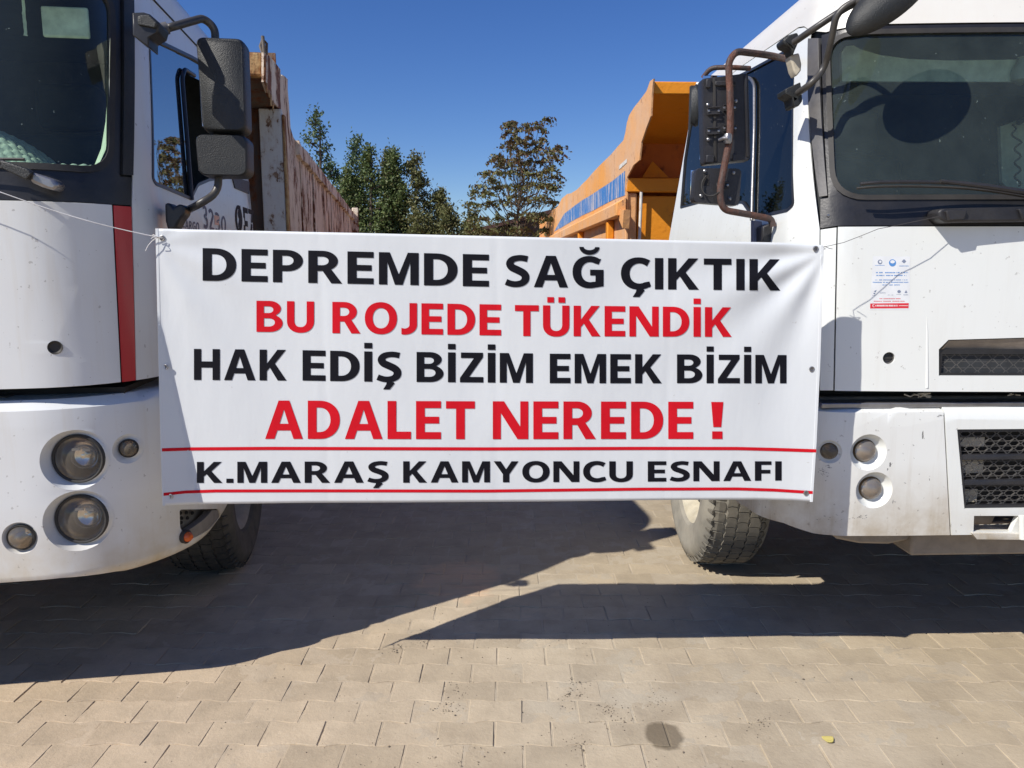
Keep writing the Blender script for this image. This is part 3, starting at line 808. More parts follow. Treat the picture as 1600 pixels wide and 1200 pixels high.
# ---- wiper
wa = [LF.front(-40, 236, -.085), LF.front(0, 253, -.08), LF.front(45, 271, -.07)]
bm = bmesh.new(); add_tube(bm, wa, [.006, .008, .012], 8); wp = from_bm('wiper', bm, PLASTIC, LT)
wa2 = [LF.front(-300, 245, -.06), LF.front(-60, 248, -.06), LF.front(38, 249, -.055)]
bm = bmesh.new(); add_tube(bm, wa2, .005, 6); from_bm('wiper_blade', bm, RUBBER, wp)
def block(name, parent, fr, pxs, y0, dep, mat, bev=.01):
    pts = [fr.front(x, y, y0) for x, y in pxs]
    bm = bmesh.new(); add_prism(bm, [(p.x, p.z) for p in pts], lambda x, z: (x, y0, z), lambda x, z: (x, y0+dep, z))
    o = from_bm(name, bm, mat, parent, angle=40)
    if bev: bevel(o, bev, 3, 35)
    return o
block('wiper_arm_cover', wp, LF, [(0, 249), (42, 263), (50, 270), (40, 281), (0, 262)], -.09, .03, PLASTIC, .006)
block('wiper_pivot', wp, LF, [(46, 268), (60, 272), (86, 281), (92, 290), (84, 298), (64, 292), (46, 284)], -.075, .06, STEELG, .012)
# ---- gap between cab and bumper: dirty ledge
ledge = LS.P(.25, vb)
box('radiator_shelf', (-1.95, -.45, .06, .5, 1.02, 1.085), CHASSIS, LT, .008)
box('ledge_strip', (-1.60, -.52, .03, .06, 1.082, 1.096), STEELG, LT, .004)
# ---- bumper
LB = Skin(LF, 1, 2.56, 1.15, .45, bumper_prof(.50, 1.035, .05, .045), bulge=.05, dx=.08, dy=-.005); LB.paintmat = WHITE_L
def Lb(u, v, w): return LB.P(u, v, w)
lampholes = []
for (px, py, rp_, nm, kw) in ((118, 719, 36, 'headlight', dict(dish=1.30, depth=.030, face=(-.30,-.85,.05), label='upper big round headlight with clear lens')),
                              (123, 814, 36, 'headlight', dict(dish=1.30, depth=.030, face=(-.30,-.85,.05), label='lower big round headlight with bright bowl')),
                              (201, 701, 13.5, 'marker_lamp', dict(dish=1.7, depth=.012, lens=LENS2, face=(-.2,-.6,0))),
                              (31, 841, 19, 'fog_lamp', dict(dish=1.3, depth=.015))):
    h, root = lamp(LB, LT, px, py, rp_, nm, **kw); lampholes.append(h)
    lampholes.append(mirror(LB, h))
    # the same lamp on the far side of the truck
    def copy_tree(o, parent, fx):
        c = o.copy(); c.data = o.data.copy(); C.objects.link(c)
        for v in c.data.vertices: v.co.x = fx - v.co.x
        c.data.flip_normals(); c.parent = parent
        for ch in [q for q in bpy.data.objects if q.parent == o]: copy_tree(ch, c, fx)
    copy_tree(root, LT, -2.56 + 2*LB.dx)
bot = LB.poly([(0, 911), (95, 903), (180, 893), (225, 886.5), (258, 880), (266, 876.5), (283, 867), (300, 857), (322, 843), (340, 831), (345, 827), (349, 812), (355, 788)])
bot = [(bot[0][0], bot[2][1]-.0)] + bot[1:] if False else bot
ue = bot[-1][0]; bt = [(u, v) for u, v in bot]
vtopb = 1.035 + .045*R(85) + .15
half = [(LB.S/2, bt[1][1] - .004)] + bt[1:] + [(ue, vtopb)]
full = half + [(LB.S - u, v) for u, v in reversed(half[1:])]
stp = LB.poly([(280.5, 796), (341, 795), (343.5, 808), (297, 843), (281.5, 826)]); stp = round_poly(stp, .012, 3)
sheet('bumper', full, lampholes + [stp], Lb, WHITE_L, LT, .006, 0, .04, .05, 0)
sheet('step_well', inset(stp, -.01), [], Lb, STEPM, LT, .004, .05, .05, .05)
lip = LB.poly([(292, 830), (332, 797), (341, 797), (343, 808), (297, 843)])
sheet('step_tread', round_poly(lip, .006, 3), [], Lb, STEPM, LT, .03, .002, .03, .03, .004)
bm = bmesh.new()
for (px, py) in ((287, 803), (296, 803), (306, 802), (316, 802), (288, 812), (298, 811), (308, 810), (287, 820), (297, 818)):
    u, v = LB.inv(px, py); c = LB.P(u, v, .042); n = (LB.P(u, v, 0) - c).normalized()
    add_lathe(bm, [(.008, 0), (.006, .006), (.003, .006), (.003, 0)], Matrix.Translation(c) @ n.to_track_quat('Z', 'Y').to_matrix().to_4x4(), 8)
from_bm('step_grip', bm, DARK, LT)
u, v = LB.inv(288, 838); c = LB.P(u, v, 0); n = (LB.P(u, v, -1) - c).normalized()
Mx = Matrix.Translation(c) @ n.to_track_quat('Z', 'Y').to_matrix().to_4x4()
bm = bmesh.new(); add_lathe(bm, [(0, 0), (.026, 0), (.026, .012), (.022, .016), (.018, .014)], Mx, 20); ml = from_bm('side_marker', bm, RUBBER, LT)
bm = bmesh.new(); add_lathe(bm, [(.019, .010), (.017, .024), (.010, .032), (0, .034)], Mx, 20); from_bm('amber_lens', bm, AMBER, ml)
# ---- wheels, chassis and underside
zr = .46
wheel(LT, .01, 1.30, zr, .46, .26, 1, True, TY_DARK)
wheel(LT, -2.41, 1.30, zr, .46, .26, -1, True, TY_DARK)
for yy in (4.9, 6.0):
    wheel(LT, -.06, yy, zr, .46, .26, 1, True, TY_DARK)
    wheel(LT, -2.34, yy, zr, .46, .26, -1, True, TY_DARK)
def chassis(parent, x0, x1, L):
    cx = (x0+x1)/2
    for sx in (-.42, .42): box('chassis_rail', (cx+sx-.04, cx+sx+.04, .25, L, .72, .95), CHASSIS, parent)
    box('front_axle', (x0+.3, x1-.3, 1.15, 1.3, .40, .52), CHASSIS, parent, .02)
    box('engine_shade_box', (cx-.40, cx+.40, .3, 2.1, .48, 1.0), CHASSIS, parent, .05)  # plain box in the engine's place, added to block light underneath
    for yy in (4.9, 6.0): box('rear_axle', (x0+.3, x1-.3, yy-.07, yy+.07, .40, .54), CHASSIS, parent, .02)
    box('fuel_tank', (x0+.12, x0+.62, 2.5, 3.6, .5, .95), CHASSIS, parent, .05)
    box('air_tank', (x1-.62, x1-.12, 2.5, 3.5, .5, .95), CHASSIS, parent, .05)
chassis(LT, -2.4, 0, 8.2)
def fender(parent, x0, x1, yc, zc_, r_, a0=-10, a1=190, mat=DARK):
    bm = bmesh.new(); n = 16; A = []; B = []
    for k in range(n+1):
        a = R(a0 + (a1-a0)*k/n); y = yc + r_*math.cos(a); z = zc_ + r_*math.sin(a)
        A.append(bm.verts.new((x0, y, z))); B.append(bm.verts.new((x1, y, z)))
    for k in range(n): bm.faces.new((A[k], A[k+1], B[k+1], B[k]))
    return from_bm('wheel_arch', bm, mat, parent)
fender(LT, -.40, -.01, 1.42, zr, .56, 0, 180); fender(LT, -2.39, -2.0, 1.42, zr, .56, 0, 180)
box('lower_door_skirt', (-2.39, -.012, .75, 1.93, 1.0, vb - .01), DARK, LT)

# ---- mirrors of the left truck
def rcase(name, parent, fr, x0, y0_, x1, y1_, ly, dep, mat, r=.03, taper=0.0, seg=4, ri=.35):
    a = fr.front(x0, y0_, ly); b = fr.front(x1, y1_, ly)
    pts = round_poly([(a.x, a.z), (b.x, a.z), (b.x - taper, b.z), (a.x + taper, b.z)], r, 5)
    cx = sum(p[0] for p in pts)/len(pts); cz = sum(p[1] for p in pts)/len(pts)
    bm = bmesh.new()
    lay = [(0.0, .72), (.06, .86), (.18, .95), (.40, .995), (.8, 1.0), (1.0, .985)]
    rg = []
    for t, k in lay:
        kx = 1 - (1-k)*ri; 
        rg.append([bm.verts.new((cx + (p[0]-cx)*kx, ly + dep*t, cz + (p[1]-cz)*(1-(1-k)*ri*.6))) for p in pts])
    n = len(pts)
    for x, y in zip(rg, rg[1:]):
        for i in range(n): bm.faces.new((x[i], x[(i+1)%n], y[(i+1)%n], y[i]))
    bm.faces.new(rg[0]); bm.faces.new(rg[-1][::-1])
    return from_bm(name, bm, mat, parent, angle=50)
my = .26
arm = tube('mirror_arm', [LS.P(*LS.inv(232, 50), -.02), LF.front(262, 44, .17), LF.front(318, 28, my+.05), LF.front(336, 44, my+.06), LF.front(340, 240, my+.06), LF.front(342, 300, my+.05), LF.front(310, 320, my), LS.P(*LS.inv(272, 334), -.02)], .0135, TUBE_D, LT, 12, .05)
arm['label'] = 'bent grey tube that carries both door mirrors'
tube('arm_sleeve', [LF.front(235, 50, .15), LF.front(262, 43.5, .17)], .020, GREYTRIM, arm, 12)
m1 = rcase('mirror_housing', LT, LF, 303.5, 55, 388, 207, my, .10, PLASTIC, .028, .006); m1['label'] = 'tall main mirror housing'
m2 = rcase('mirror_housing', LT, LF, 302, 208.5, 390, 275, my-.01, .11, PLASTIC, .030, .005); m2['label'] = 'short wide-angle mirror housing'
for m_, (x0, y0_, x1, y1_) in ((m1, (308, 62, 384, 200)), (m2, (307, 214, 385, 268))):
    a = LF.front(x0, y0_, my+.10); b = LF.front(x1, y1_, my+.10)
    box('mirror_glass', (a.x, b.x, my+.096, my+.104, b.z, a.z), MIRROR, m_, .003)
bk = LS.inv(258, 42)
block('mirror_bracket', LT, LF, [(206, 20), (225, 19), (234, 22), (250, 36), (246, 50), (232, 58), (232, 74), (207, 55)], .06, .10, BLACK, .008)
block('bracket_cap', LT, LF, [(214, 24), (233, 22), (247, 35), (243, 44), (214, 38)], .05, .02, PLASTIC, .006)
block('mirror_bracket', LT, LF, [(257, 318), (264, 316), (271, 324), (280, 318), (289, 322), (289, 334), (281, 344), (275, 357), (262, 360), (258, 345)], .26, .08, BLACK, .010)

# ---- lettering on the door

# each glyph: list of (outline, holes), advance width; cap height 1
def arc(cx, cy, rx, ry, a0, a1, n=14, p=2.0):
    out = []
    for i in range(n+1):
        a = R(a0 + (a1-a0)*i/n); c, s_ = math.cos(a), math.sin(a)
        out.append((cx + rx*math.copysign(abs(c)**(2/p), c), cy + ry*math.copysign(abs(s_)**(2/p), s_)))
    return out
def rect(x0, y0, x1, y1): return [(x0,y0),(x1,y0),(x1,y1),(x0,y1)]
def stroke(pts, ws):
    P_ = [Vector((p[0], p[1], 0)) for p in pts]; L_, R_ = [], []
    # catmull-rom
    q = []
    for i in range(len(P_)-1):
        p0, p1, p2, p3 = P_[max(i-1,0)], P_[i], P_[i+1], P_[min(i+2, len(P_)-1)]
        for k in range(5):
            t = k/5; q.append((.5*((2*p1)+(p2-p0)*t+(2*p0-5*p1+4*p2-p3)*t*t+(3*p1-p0-3*p2+p3)*t**3), ws[i]*(1-t)+ws[i+1]*t))
    q.append((P_[-1], ws[-1]))
    for i in range(len(q)):
        d = (q[min(i+1, len(q)-1)][0] - q[max(i-1, 0)][0]).normalized(); n_ = Vector((-d.y, d.x, 0))
        c, w_ = q[i]; L_.append(tuple((c + n_*w_/2)[:2])); R_.append(tuple((c - n_*w_/2)[:2]))
    return L_ + R_[::-1]
A_ = .235; B_ = .185
def cedilla(cx): return ([(cx-.04, .0), (cx+.15, .0), (cx+.19, -.04), (cx+.04, -.25), (cx-.15, -.25), (cx-.06, -.09)], [])
def c_out():
    return arc(.5,.5,.5,.515,50,312,26,2.15)
GL = {
 'I': ([(rect(0,0,A_,1), [])], A_),
 'H': ([([(0,0),(A_,0),(A_,.40),(.60,.40),(.60,0),(.60+A_,0),(.60+A_,1),(.60,1),(.60,.60),(A_,.60),(A_,1),(0,1)], [])], .835),
 'E': ([([(0,0),(.67,0),(.67,B_),(A_,B_),(A_,.41),(.62,.41),(.62,.59),(A_,.59),(A_,1-B_),(.67,1-B_),(.67,1),(0,1)], [])], .67),
 'F': ([([(0,0),(A_,0),(A_,.37),(.56,.37),(.56,.56),(A_,.56),(A_,1-B_),(.60,1-B_),(.60,1),(0,1)], [])], .60),
 'L': ([([(0,0),(.63,0),(.63,.195),(A_,.195),(A_,1),(0,1)], [])], .63),
 'T': ([([(.27,0),(.27+A_,0),(.27+A_,1-B_-.01),(.775,1-B_-.01),(.775,1),(0,1),(0,1-B_-.01),(.27,1-B_-.01)], [])], .775),
 'A': ([([(0,0),(.25,0),(.325,.22),(.685,.22),(.76,0),(1.01,0),(.65,1),(.36,1)], [[(.385,.395),(.625,.395),(.505,.77)]])], 1.01),
 'K': ([([(0,0),(A_,0),(A_,.30),(.33,.42),(.585,0),(.87,0),(.495,.55),(.85,1),(.575,1),(A_,.545),(A_,1),(0,1)], [])], .87),
 'M': ([([(0,0),(.215,0),(.215,.70),(.41,0),(.61,0),(.805,.70),(.805,0),(1.02,0),(1.02,1),(.74,1),(.51,.32),(.28,1),(0,1)], [])], 1.02),
 'N': ([([(0,0),(.215,0),(.215,.69),(.66,0),(.95,0),(.95,1),(.735,1),(.735,.33),(.30,1),(0,1)], [])], .95),
 'Z': ([([(0,0),(.72,0),(.72,B_),(.285,B_),(.71,.85),(.71,1),(.03,1),(.03,1-B_),(.43,1-B_),(0,.15)], [])], .72),
 'Y': ([([(.335,0),(.335+A_,0),(.335+A_,.385),(.905,1),(.65,1),(.4525,.62),(.255,1),(0,1),(.335,.385)], [])], .905),
 'U': ([([(0,1),(0,.37)] + arc(.43,.37,.43,.385,180,360,18,2.2) + [(.86,1),(.86-A_,1),(.86-A_,.37)] + arc(.43,.37,.43-A_,.20,360,180,12,2.2) + [(A_,1)], [])], .86),
 'D': ([([(0,0),(.32,0)] + arc(.32,.5,.54,.5,-90,90,20,2.15) + [(0,1)], [[(A_,.18),(A_,.82)] + arc(.32,.5,.29,.32,90,-90,14,2.1)])], .86),
 'O': ([(arc(.5,.5,.5,.515,0,354,34,2.15), [arc(.5,.5,.255,.325,354,0,26,2.1)])], 1.0),
 'C': ([(c_out() + [(.80,.045),(.80,.25)] + arc(.52,.5,.275,.32,300,62,18,2.1) + [(.73,.73),(.82,.92)], [])], .82),
 'G': ([(arc(.5,.5,.5,.515,54,285,24,2.15) + [(.92,.055),(.92,.58),(.52,.58),(.52,.395),(.68,.395),(.68,.20)] + arc(.52,.5,.265,.32,285,62,16,2.1) + [(.77,.745),(.85,.925)], [])], .92),
 'P': ([([(0,0),(A_,0),(A_,.345),(.37,.345)] + arc(.37,.6725,.40,.3275,-90,90,14) + [(0,1)], [[(A_,.53),(A_,.82),(.36,.82)] + arc(.36,.675,.17,.145,90,-90,10)])], .77),
 'R': ([([(0,0),(A_,0),(A_,.375),(.37,.375),(.59,0),(.87,0),(.585,.44)] + arc(.37,.69,.39,.31,-52,90,14) + [(0,1)], [[(A_,.555),(A_,.82),(.36,.82)] + arc(.36,.6875,.165,.1325,90,-90,10)])], .87),
 'B': ([([(0,0),(.42,0)] + arc(.42,.285,.41,.285,-90,58,12) + [(.60,.535)] + arc(.42,.755,.355,.245,-48,90,10) + [(0,1)], [[(A_,.61),(A_,.825),(.39,.825)] + arc(.39,.7175,.145,.1075,90,-90,9), [(A_,.175),(A_,.44),(.40,.44)] + arc(.40,.3075,.185,.1325,90,-90,9)])], .83),
 'J': ([([(.25,1),(.25,.30)] + arc(.09,.30,.16,.12,0,-90,8) + [(0,.20),(0,-.0)] + arc(.10,.30,.385,.315,-100,0,12) + [(.485,1)], [])], .485),
 'S': ([(stroke([(.66,.885),(.50,.915),(.36,.91),(.21,.86),(.135,.745),(.19,.625),(.34,.545),(.50,.46),(.59,.36),(.585,.22),(.48,.12),(.32,.085),(.17,.10),(.02,.155)], [.19,.185,.185,.20,.225,.235,.235,.235,.235,.225,.20,.19,.19,.19]), [])], .71),
 '!': ([([(.045,.32),(.215,.32),(.26,1),(0,1)], []), (rect(.02,0,.24,.205), [])], .26),
 '.': ([(rect(0,0,.24,.20), [])], .24),
 '3': ([(stroke([(.06,.86),(.25,.92),(.42,.86),(.46,.72),(.38,.58),(.24,.53),(.40,.48),(.5,.34),(.44,.16),(.25,.08),(.04,.12)], [.15]*11), [])], .58),
 '2': ([(stroke([(.05,.80),(.22,.92),(.42,.86),(.46,.68),(.34,.46),(.08,.09)], [.15]*6), []), (rect(.04,0,.56,.15), [])], .58),
 '0': ([(arc(.28,.5,.28,.51,0,350,24), [arc(.28,.5,.13,.36,350,0,20)])], .56),
 'Zn': ([([(0,.84),(0,1),(.46,1),(.46,.86),(.22,0),(.05,0),(.30,.84)], [])], .5),
}
GL['İ'] = (GL['I'][0] + [(rect(0,1.10,A_,1.285), [])], A_)
GL['Ş'] = (GL['S'][0] + [cedilla(.33)], .71); GL['Ç'] = (GL['C'][0] + [cedilla(.48)], .82)
GL['Ü'] = (GL['U'][0] + [(rect(.14,1.09,.36,1.27), []), (rect(.50,1.09,.72,1.27), [])], .86)
GL['Ğ'] = (GL['G'][0] + [([(.20,1.30),(.33,1.30)] + arc(.50,1.30,.17,.10,180,360,10) + [(.80,1.30)] + arc(.50,1.30,.30,.25,360,180,14), [])], .92)
def word_width(wd, gap): return sum(GL[c][1] for c in wd) + gap*(len(wd)-1)
def print_words(name, words, f, mat, parent, gap=.135, cu=8, cv=8, weight=None):
    """words: (text, x0, x1, ytop, ybottom [, shear]); f(px, py) -> point"""
    bmT = bmesh.new()
    for wd in words:
        txt, x0, x1, yt0, yb0, yt1, yb1 = wd
        sc = (x1-x0)/word_width(txt, gap); cx = 0.0
        for ch in txt:
            for shp, (o_, hs) in enumerate(GL[ch][0]):
                def T(p):
                    px = x0 + (cx + p[0])*sc; q = (px-x0)/(x1-x0); yt = yt0+(yt1-yt0)*q; yb = yb0+(yb1-yb0)*q
                    return (px, yb + (yt-yb)*p[1])
                bm = flat_sheet([T(p) for p in o_], [[T(p) for p in h] for h in hs], cu, cv)
                idx = {}
                for v in bm.verts: idx[v] = bmT.verts.new(f(v.co.x, v.co.y, shp))
                for fc in bm.faces:
                    try: bmT.faces.new([idx[v] for v in fc.verts])
                    except ValueError: pass
                bm.free()
            cx += GL[ch][1] + gap
    return from_bm(name, bmT, mat, parent, smooth=False, fix=False)
def on_skin(sk, w): return lambda px, py, k=0: sk.P(*sk.inv(px, py), w - k*.0002)
def quadmap(sk, w, TL, TR, BR, BL):
    def f(a, b, k=0):
        x = (TL[0]*(1-a)+TR[0]*a)*(1-b) + (BL[0]*(1-a)+BR[0]*a)*b
        y = (TL[1]*(1-a)+TR[1]*a)*(1-b) + (BL[1]*(1-a)+BR[1]*a)*b
        return sk.P(*sk.inv(x, y), w - k*.0002)
    return f
print_words('model_lettering', [('CARGO', 0, 1, 0, 1, 0, 1)], quadmap(LS, -.0012, (284, 343), (311, 348), (311, 363), (284, 355)), CABTXT, LT, .16, 0, 0)
print_words('model_number', [('3230', 0, 1, 0, 1, 0, 1)], quadmap(LS, -.0012, (315, 318), (353, 340), (353, 366), (318, 357)), CABTXT, LT, .12, 0, 0)
print_words('door_lettering', [('F', 0, .45, 0, 1, 0, 1), ('Zn', .52, 1, 0, 1, 0, 1)] if False else [('F', 0, .45, 0, 1, 0, 1)], quadmap(LS, -.0012, (379, 323), (396, 329), (397, 374), (381, 370)), INK, LT, .1, 0, 0)
GL['z'] = GL['Zn']
print_words('door_lettering', [('z', .5, 1, 0, 1, 0, 1)], quadmap(LS, -.0012, (379, 323), (396, 329), (397, 374), (381, 370)), INK, LT, .1, 0, 0)
q = quadmap(LS, -.0012, (366, 319), (378, 322), (379, 366), (368, 362))
bm = bmesh.new()
for o_, h_ in ((arc(.5,.5,.5,.5,0,350,26), [arc(.45,.50,.16,.36,350,0,20)]), (stroke([(.75,.98),(.50,.70),(.62,.5),(.42,.2)], [.10,.2,.16,.05]), [])):
    b2 = flat_sheet(o_, h_, 0, 0); ix = {v: bm.verts.new(q(v.co.x, 1-v.co.y, 0 if h_ else 1)) for v in b2.verts}
    for fc in b2.faces: bm.faces.new([ix[v] for v in fc.verts])
    b2.free()
from_bm('door_emblem', bm, INK, LT, smooth=False, fix=False)
q = quadmap(LS, -.0016, (334, 336), (342, 338), (342, 352), (335, 351))
bm = bmesh.new(); bm.faces.new([bm.verts.new(q(*p)) for p in ((0,0),(1,0),(1,1),(0,1))]); from_bm('small_sticker', bm, ORSP, LT, smooth=False)

# ---- rusty tipping body of the left truck
SX = .085                                     # side plane, a little wider than the cab
def ls(px, py, x=SX): p = LF.side(px, py, x); return (p.y, p.z)
yA = ls(443, 300)[0]; yB = ls(550, 335)[0]; zt = ls(461, 219)[1]; zt2 = ls(543, 325)[1]
BWX = -2.4 - SX
wing = [ls(412.5, 82), ls(420, 86), ls(424, 90), ls(431, 99), ls(438, 109), ls(438, 115), ls(440, 119), ls(441, 117), ls(445, 119), ls(450, 124), ls(450, 140), ls(452, 165), ls(454, 200), ls(458, 214), ls(461, 219)]
zr1 = zt; sidetop = []
rj = random.Random(4)
for k in range(1, 26):
    t = k/26; sidetop.append((wing[-1][0] + (yB - wing[-1][0])*t, zt + (zt2-zt)*t + rj.uniform(-.012, .012)))
low_front = [ls(441, 340), ls(441, 175), ls(432, 165), ls(420, 150), ls(412, 128)]
sidepoly = wing + sidetop + [(yB, zt2), (yB, 1.12), (yA, 1.12)] + [(yA, low_front[1][1])] + low_front[2:]
def plate(name, poly, x, th, mat, parent, mirrorx=None, cu=.25, cv=.25):
    rn = random.Random(len(poly))
    def f(y, z, w):
        dent = .006*noise.noise(Vector((y*2.1, z*2.3, x*9)))
        return Vector((x - w + dent*1.0, y, z))
    return sheet(name, poly, [], f, mat, parent, th, 0, cu, cv)
plate('side_wall', sidepoly, SX, .012, RUSTY_SIDE, LT, cu=.12, cv=.12)
plate('side_wall', sidepoly, BWX + .012, .012, RUSTY_SIDE, LT)
# rails and ribs standing proud of the side
def bar(name, b, mat, bev_=.006):
    o = box(name, b, mat, LT, bev_); return o
bm = bmesh.new(); rr_ = random.Random(12); prv = None; NS = 28
for k in range(NS+1):
    t = k/NS; y = wing[-1][0] + (yB - wing[-1][0])*t; z = zt + (zt2-zt)*t + rr_.uniform(-.009, .009); o_ = rr_.uniform(-.006, .008); lo_ = rr_.uniform(-.006, .006)
    cur = [bm.verts.new((SX+dx, y, z+dz)) for dx, dz in ((0.002, .0), (.026+o_, -.003), (.028+o_, -.10+lo_), (.002, -.105+lo_))]
    if prv:
        for i in range(4): bm.faces.new((prv[i], prv[(i+1)%4], cur[(i+1)%4], cur[i]))
    else: bm.faces.new(cur)
    prv = cur
bm.faces.new(prv[::-1]); o = from_bm('top_rail', bm, RUSTY_SIDE, LT, angle=25)
L_ = yB - yA; nr = 9
for k in range(nr):
    y = yA + .06 + (L_-.14)*k/(nr-1); wdt = .05 if k % 3 else .075
    o = box('side_rib', (SX+.002, SX+.008, y, y+wdt, 1.14, zt - .108 if k else zt-.108), RUSTY_SIDE, LT, .008)
post_y = yA
a = LF.front(411, 300, post_y)
box('corner_post', (a.x, SX+.012, post_y-.03, post_y+.03, 1.1, LF.front(425, 171, post_y).z), RUSTY_WHITE, LT, .006)
box('corner_edge', (SX+.014, SX+.03, post_y-.035, post_y+.04, 1.1, zt+.05), RUSTY_BEAM, LT, .004)
box('front_wall', (BWX+.02, SX-.02, post_y+.035, post_y+.06, 1.1, ls(441, 175)[1]+.35), RUSTY_SHADED, LT)
for x in (a.x-.14, -.8, -1.6, -2.3): box('front_stiffener', (x-.05, x+.05, post_y-.02, post_y+.033, 1.1, ls(441, 175)[1]+.1), RUSTY_SHADED, LT, .006)
# forward guard over the cab
yc = ls(412.5, 82)[0]; zc1 = ls(412.5, 82)[1]; zc0 = ls(412, 116)[1]
box('guard_beam', (BWX, SX-.014, yc, yc+.07, zc0, zc1), RUSTY_BEAM, LT, .012)
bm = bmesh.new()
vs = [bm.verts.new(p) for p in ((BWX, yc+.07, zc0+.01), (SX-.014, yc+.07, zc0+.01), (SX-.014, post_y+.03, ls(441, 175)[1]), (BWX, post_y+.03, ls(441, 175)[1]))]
bm.faces.new(vs); from_bm('guard_underside', bm, RUSTY_SHADED, LT)
bm = bmesh.new()
vs = [bm.verts.new(p) for p in ((BWX, yc+.07, zc1-.01), (SX-.014, yc+.07, zc1-.01), (SX-.014, post_y+.3, zc1-.12), (BWX, post_y+.3, zc1-.12))]
bm.faces.new(vs); from_bm('guard_top', bm, RUSTY_SIDE, LT)
rf = random.Random(31)
for k in range(9):
    py_ = 92 + k*9; yy, zz = ls(413 + max(0, k-4)*3.2, py_); sz = rf.uniform(.015, .035)
    bm = bmesh.new(); add_prism(bm, [(yy + rf.uniform(-.01,.01) + sz*math.cos(a)*rf.uniform(.5,1.1), zz + sz*1.3*math.sin(a)*rf.uniform(.5,1.2)) for a in [i*1.047 for i in range(6)]], lambda y, z: (SX+.001, y, z), lambda y, z: (SX+.007, y+.002, z))
    from_bm('rust_scale', bm, RUSTY_BEAM, LT, smooth=False)
# hook on the guard
hp = ls(416, 80)
pts = [Vector((SX-.01, hp[0]+.0, hp[1]-.02))+Vector((0, math.sin(t*.9)*.022, t*.022)) for t in range(5)]
bm = bmesh.new(); add_tube(bm, [(SX-.02, hp[0], hp[1]-.02), (SX-.035, hp[0]+.01, hp[1]+.03), (SX-.02, hp[0]+.02, hp[1]+.075), (SX+.0, hp[0]+.03, hp[1]+.05), (SX-.005, hp[0]+.035, hp[1]-.01)], .008, 8)
add_tube(bm, [(SX-.012, hp[0], hp[1]-.02), (SX-.018, hp[0]+.01, hp[1]+.085)], .010, 8)
from_bm('tarpaulin_hook', bm, CHASSIS, LT)
box('body_floor', (BWX+.02, SX-.02, yA+.02, yB, 1.05, 1.15), RUSTY_SHADED, LT)
box('tail_board', (BWX+.02, SX-.02, yB-.06, yB-.01, 1.15, zt2-.02), RUSTY_SIDE, LT)
o = box('tail_post', (SX-.0, SX+.09, yB, yB+.06, 1.12, zt2+.07), RUSTY_SIDE, LT, .01)

# ================================================================== RIGHT TRUCK
RF = Frame(1.005, 2.70, R(2.1))
RT = tag(empty('dump_truck', RF.o, RF.yaw), 'bright white dump truck with honeycomb grilles, brown pipe mirror arms and an orange tipping body', 'truck', 'dump trucks parked side by side')
RS = Skin(RF, -1, 2.46, 1.97, .17, cab_prof(1.64, 2.46, .17, .15, .15), bulge=.07)
def Rs(u, v, w): return RS.P(u, v, w)
S2 = RS.S; UR2 = -(RS.L - RS.r); VT2 = 2.46 + .15*R(80) + .03
vb2 = RS.inv(1304, 610)[1]
hood = RS.poly([(1309.5, 354.5), (1304.5, 610.5)])
hood = [hood[0], hood[1]] + mirror(RS, hood)
g1 = RS.poly([(1467, 587), (1467, 546), (1482, 531), (1590, 527)])
gh = [g1[0], g1[1], g1[2], (g1[2][0]+.3, g1[3][1])]; gh = gh + mirror(RS, gh)
pc = RS.inv(1389, 559.5)
sheet('front_panel', hood, [gh, ellipse(pc[0], pc[1], .021, .021, 20)], Rs, WHITE_R, RT, .02, 0, .06, .08, .002)
# raised bonnet edge and crease
cr = RS.poly([(1447, 441), (1449, 520), (1449, 606)])
bm = bmesh.new(); add_tube(bm, [RS.P(u, v, .004) for u, v in cr], [.002, .0055, .007], 8); from_bm('panel_crease', bm, WHITE_R, RT)
bm = bmesh.new(); Mx = Matrix.Translation(RS.P(*pc, .004)) @ Matrix.Rotation(R(90), 4, 'X')
add_lathe(bm, [(.021, -.004), (.019, .0), (.0175, -.010), (0, -.010)], Mx, 24); cp = from_bm('panel_lock', bm, GREYTRIM, RT)
bm = bmesh.new(); add_box(bm, -.015, .015, -.003, .003, -.009, -.003)
for sy in (-.008, .008): add_box(bm, -.011, .011, sy-.0015, sy+.0015, -.009, -.005)
for v in bm.verts: v.co = Mx @ v.co
from_bm('lock_slots', bm, RUBBER, cp)
cs = RS.poly([(1282, 359), (1307.2, 355.5), (1302, 610), (1281, 610)])
sheet('corner_panel', cs, [], Rs, WHITE_R, RT, .006, 0, .03, .08, .002)
sheet('corner_panel', mirror(RS, cs), [], Rs, WHITE_R, RT, .006, 0, .03, .08, 0)
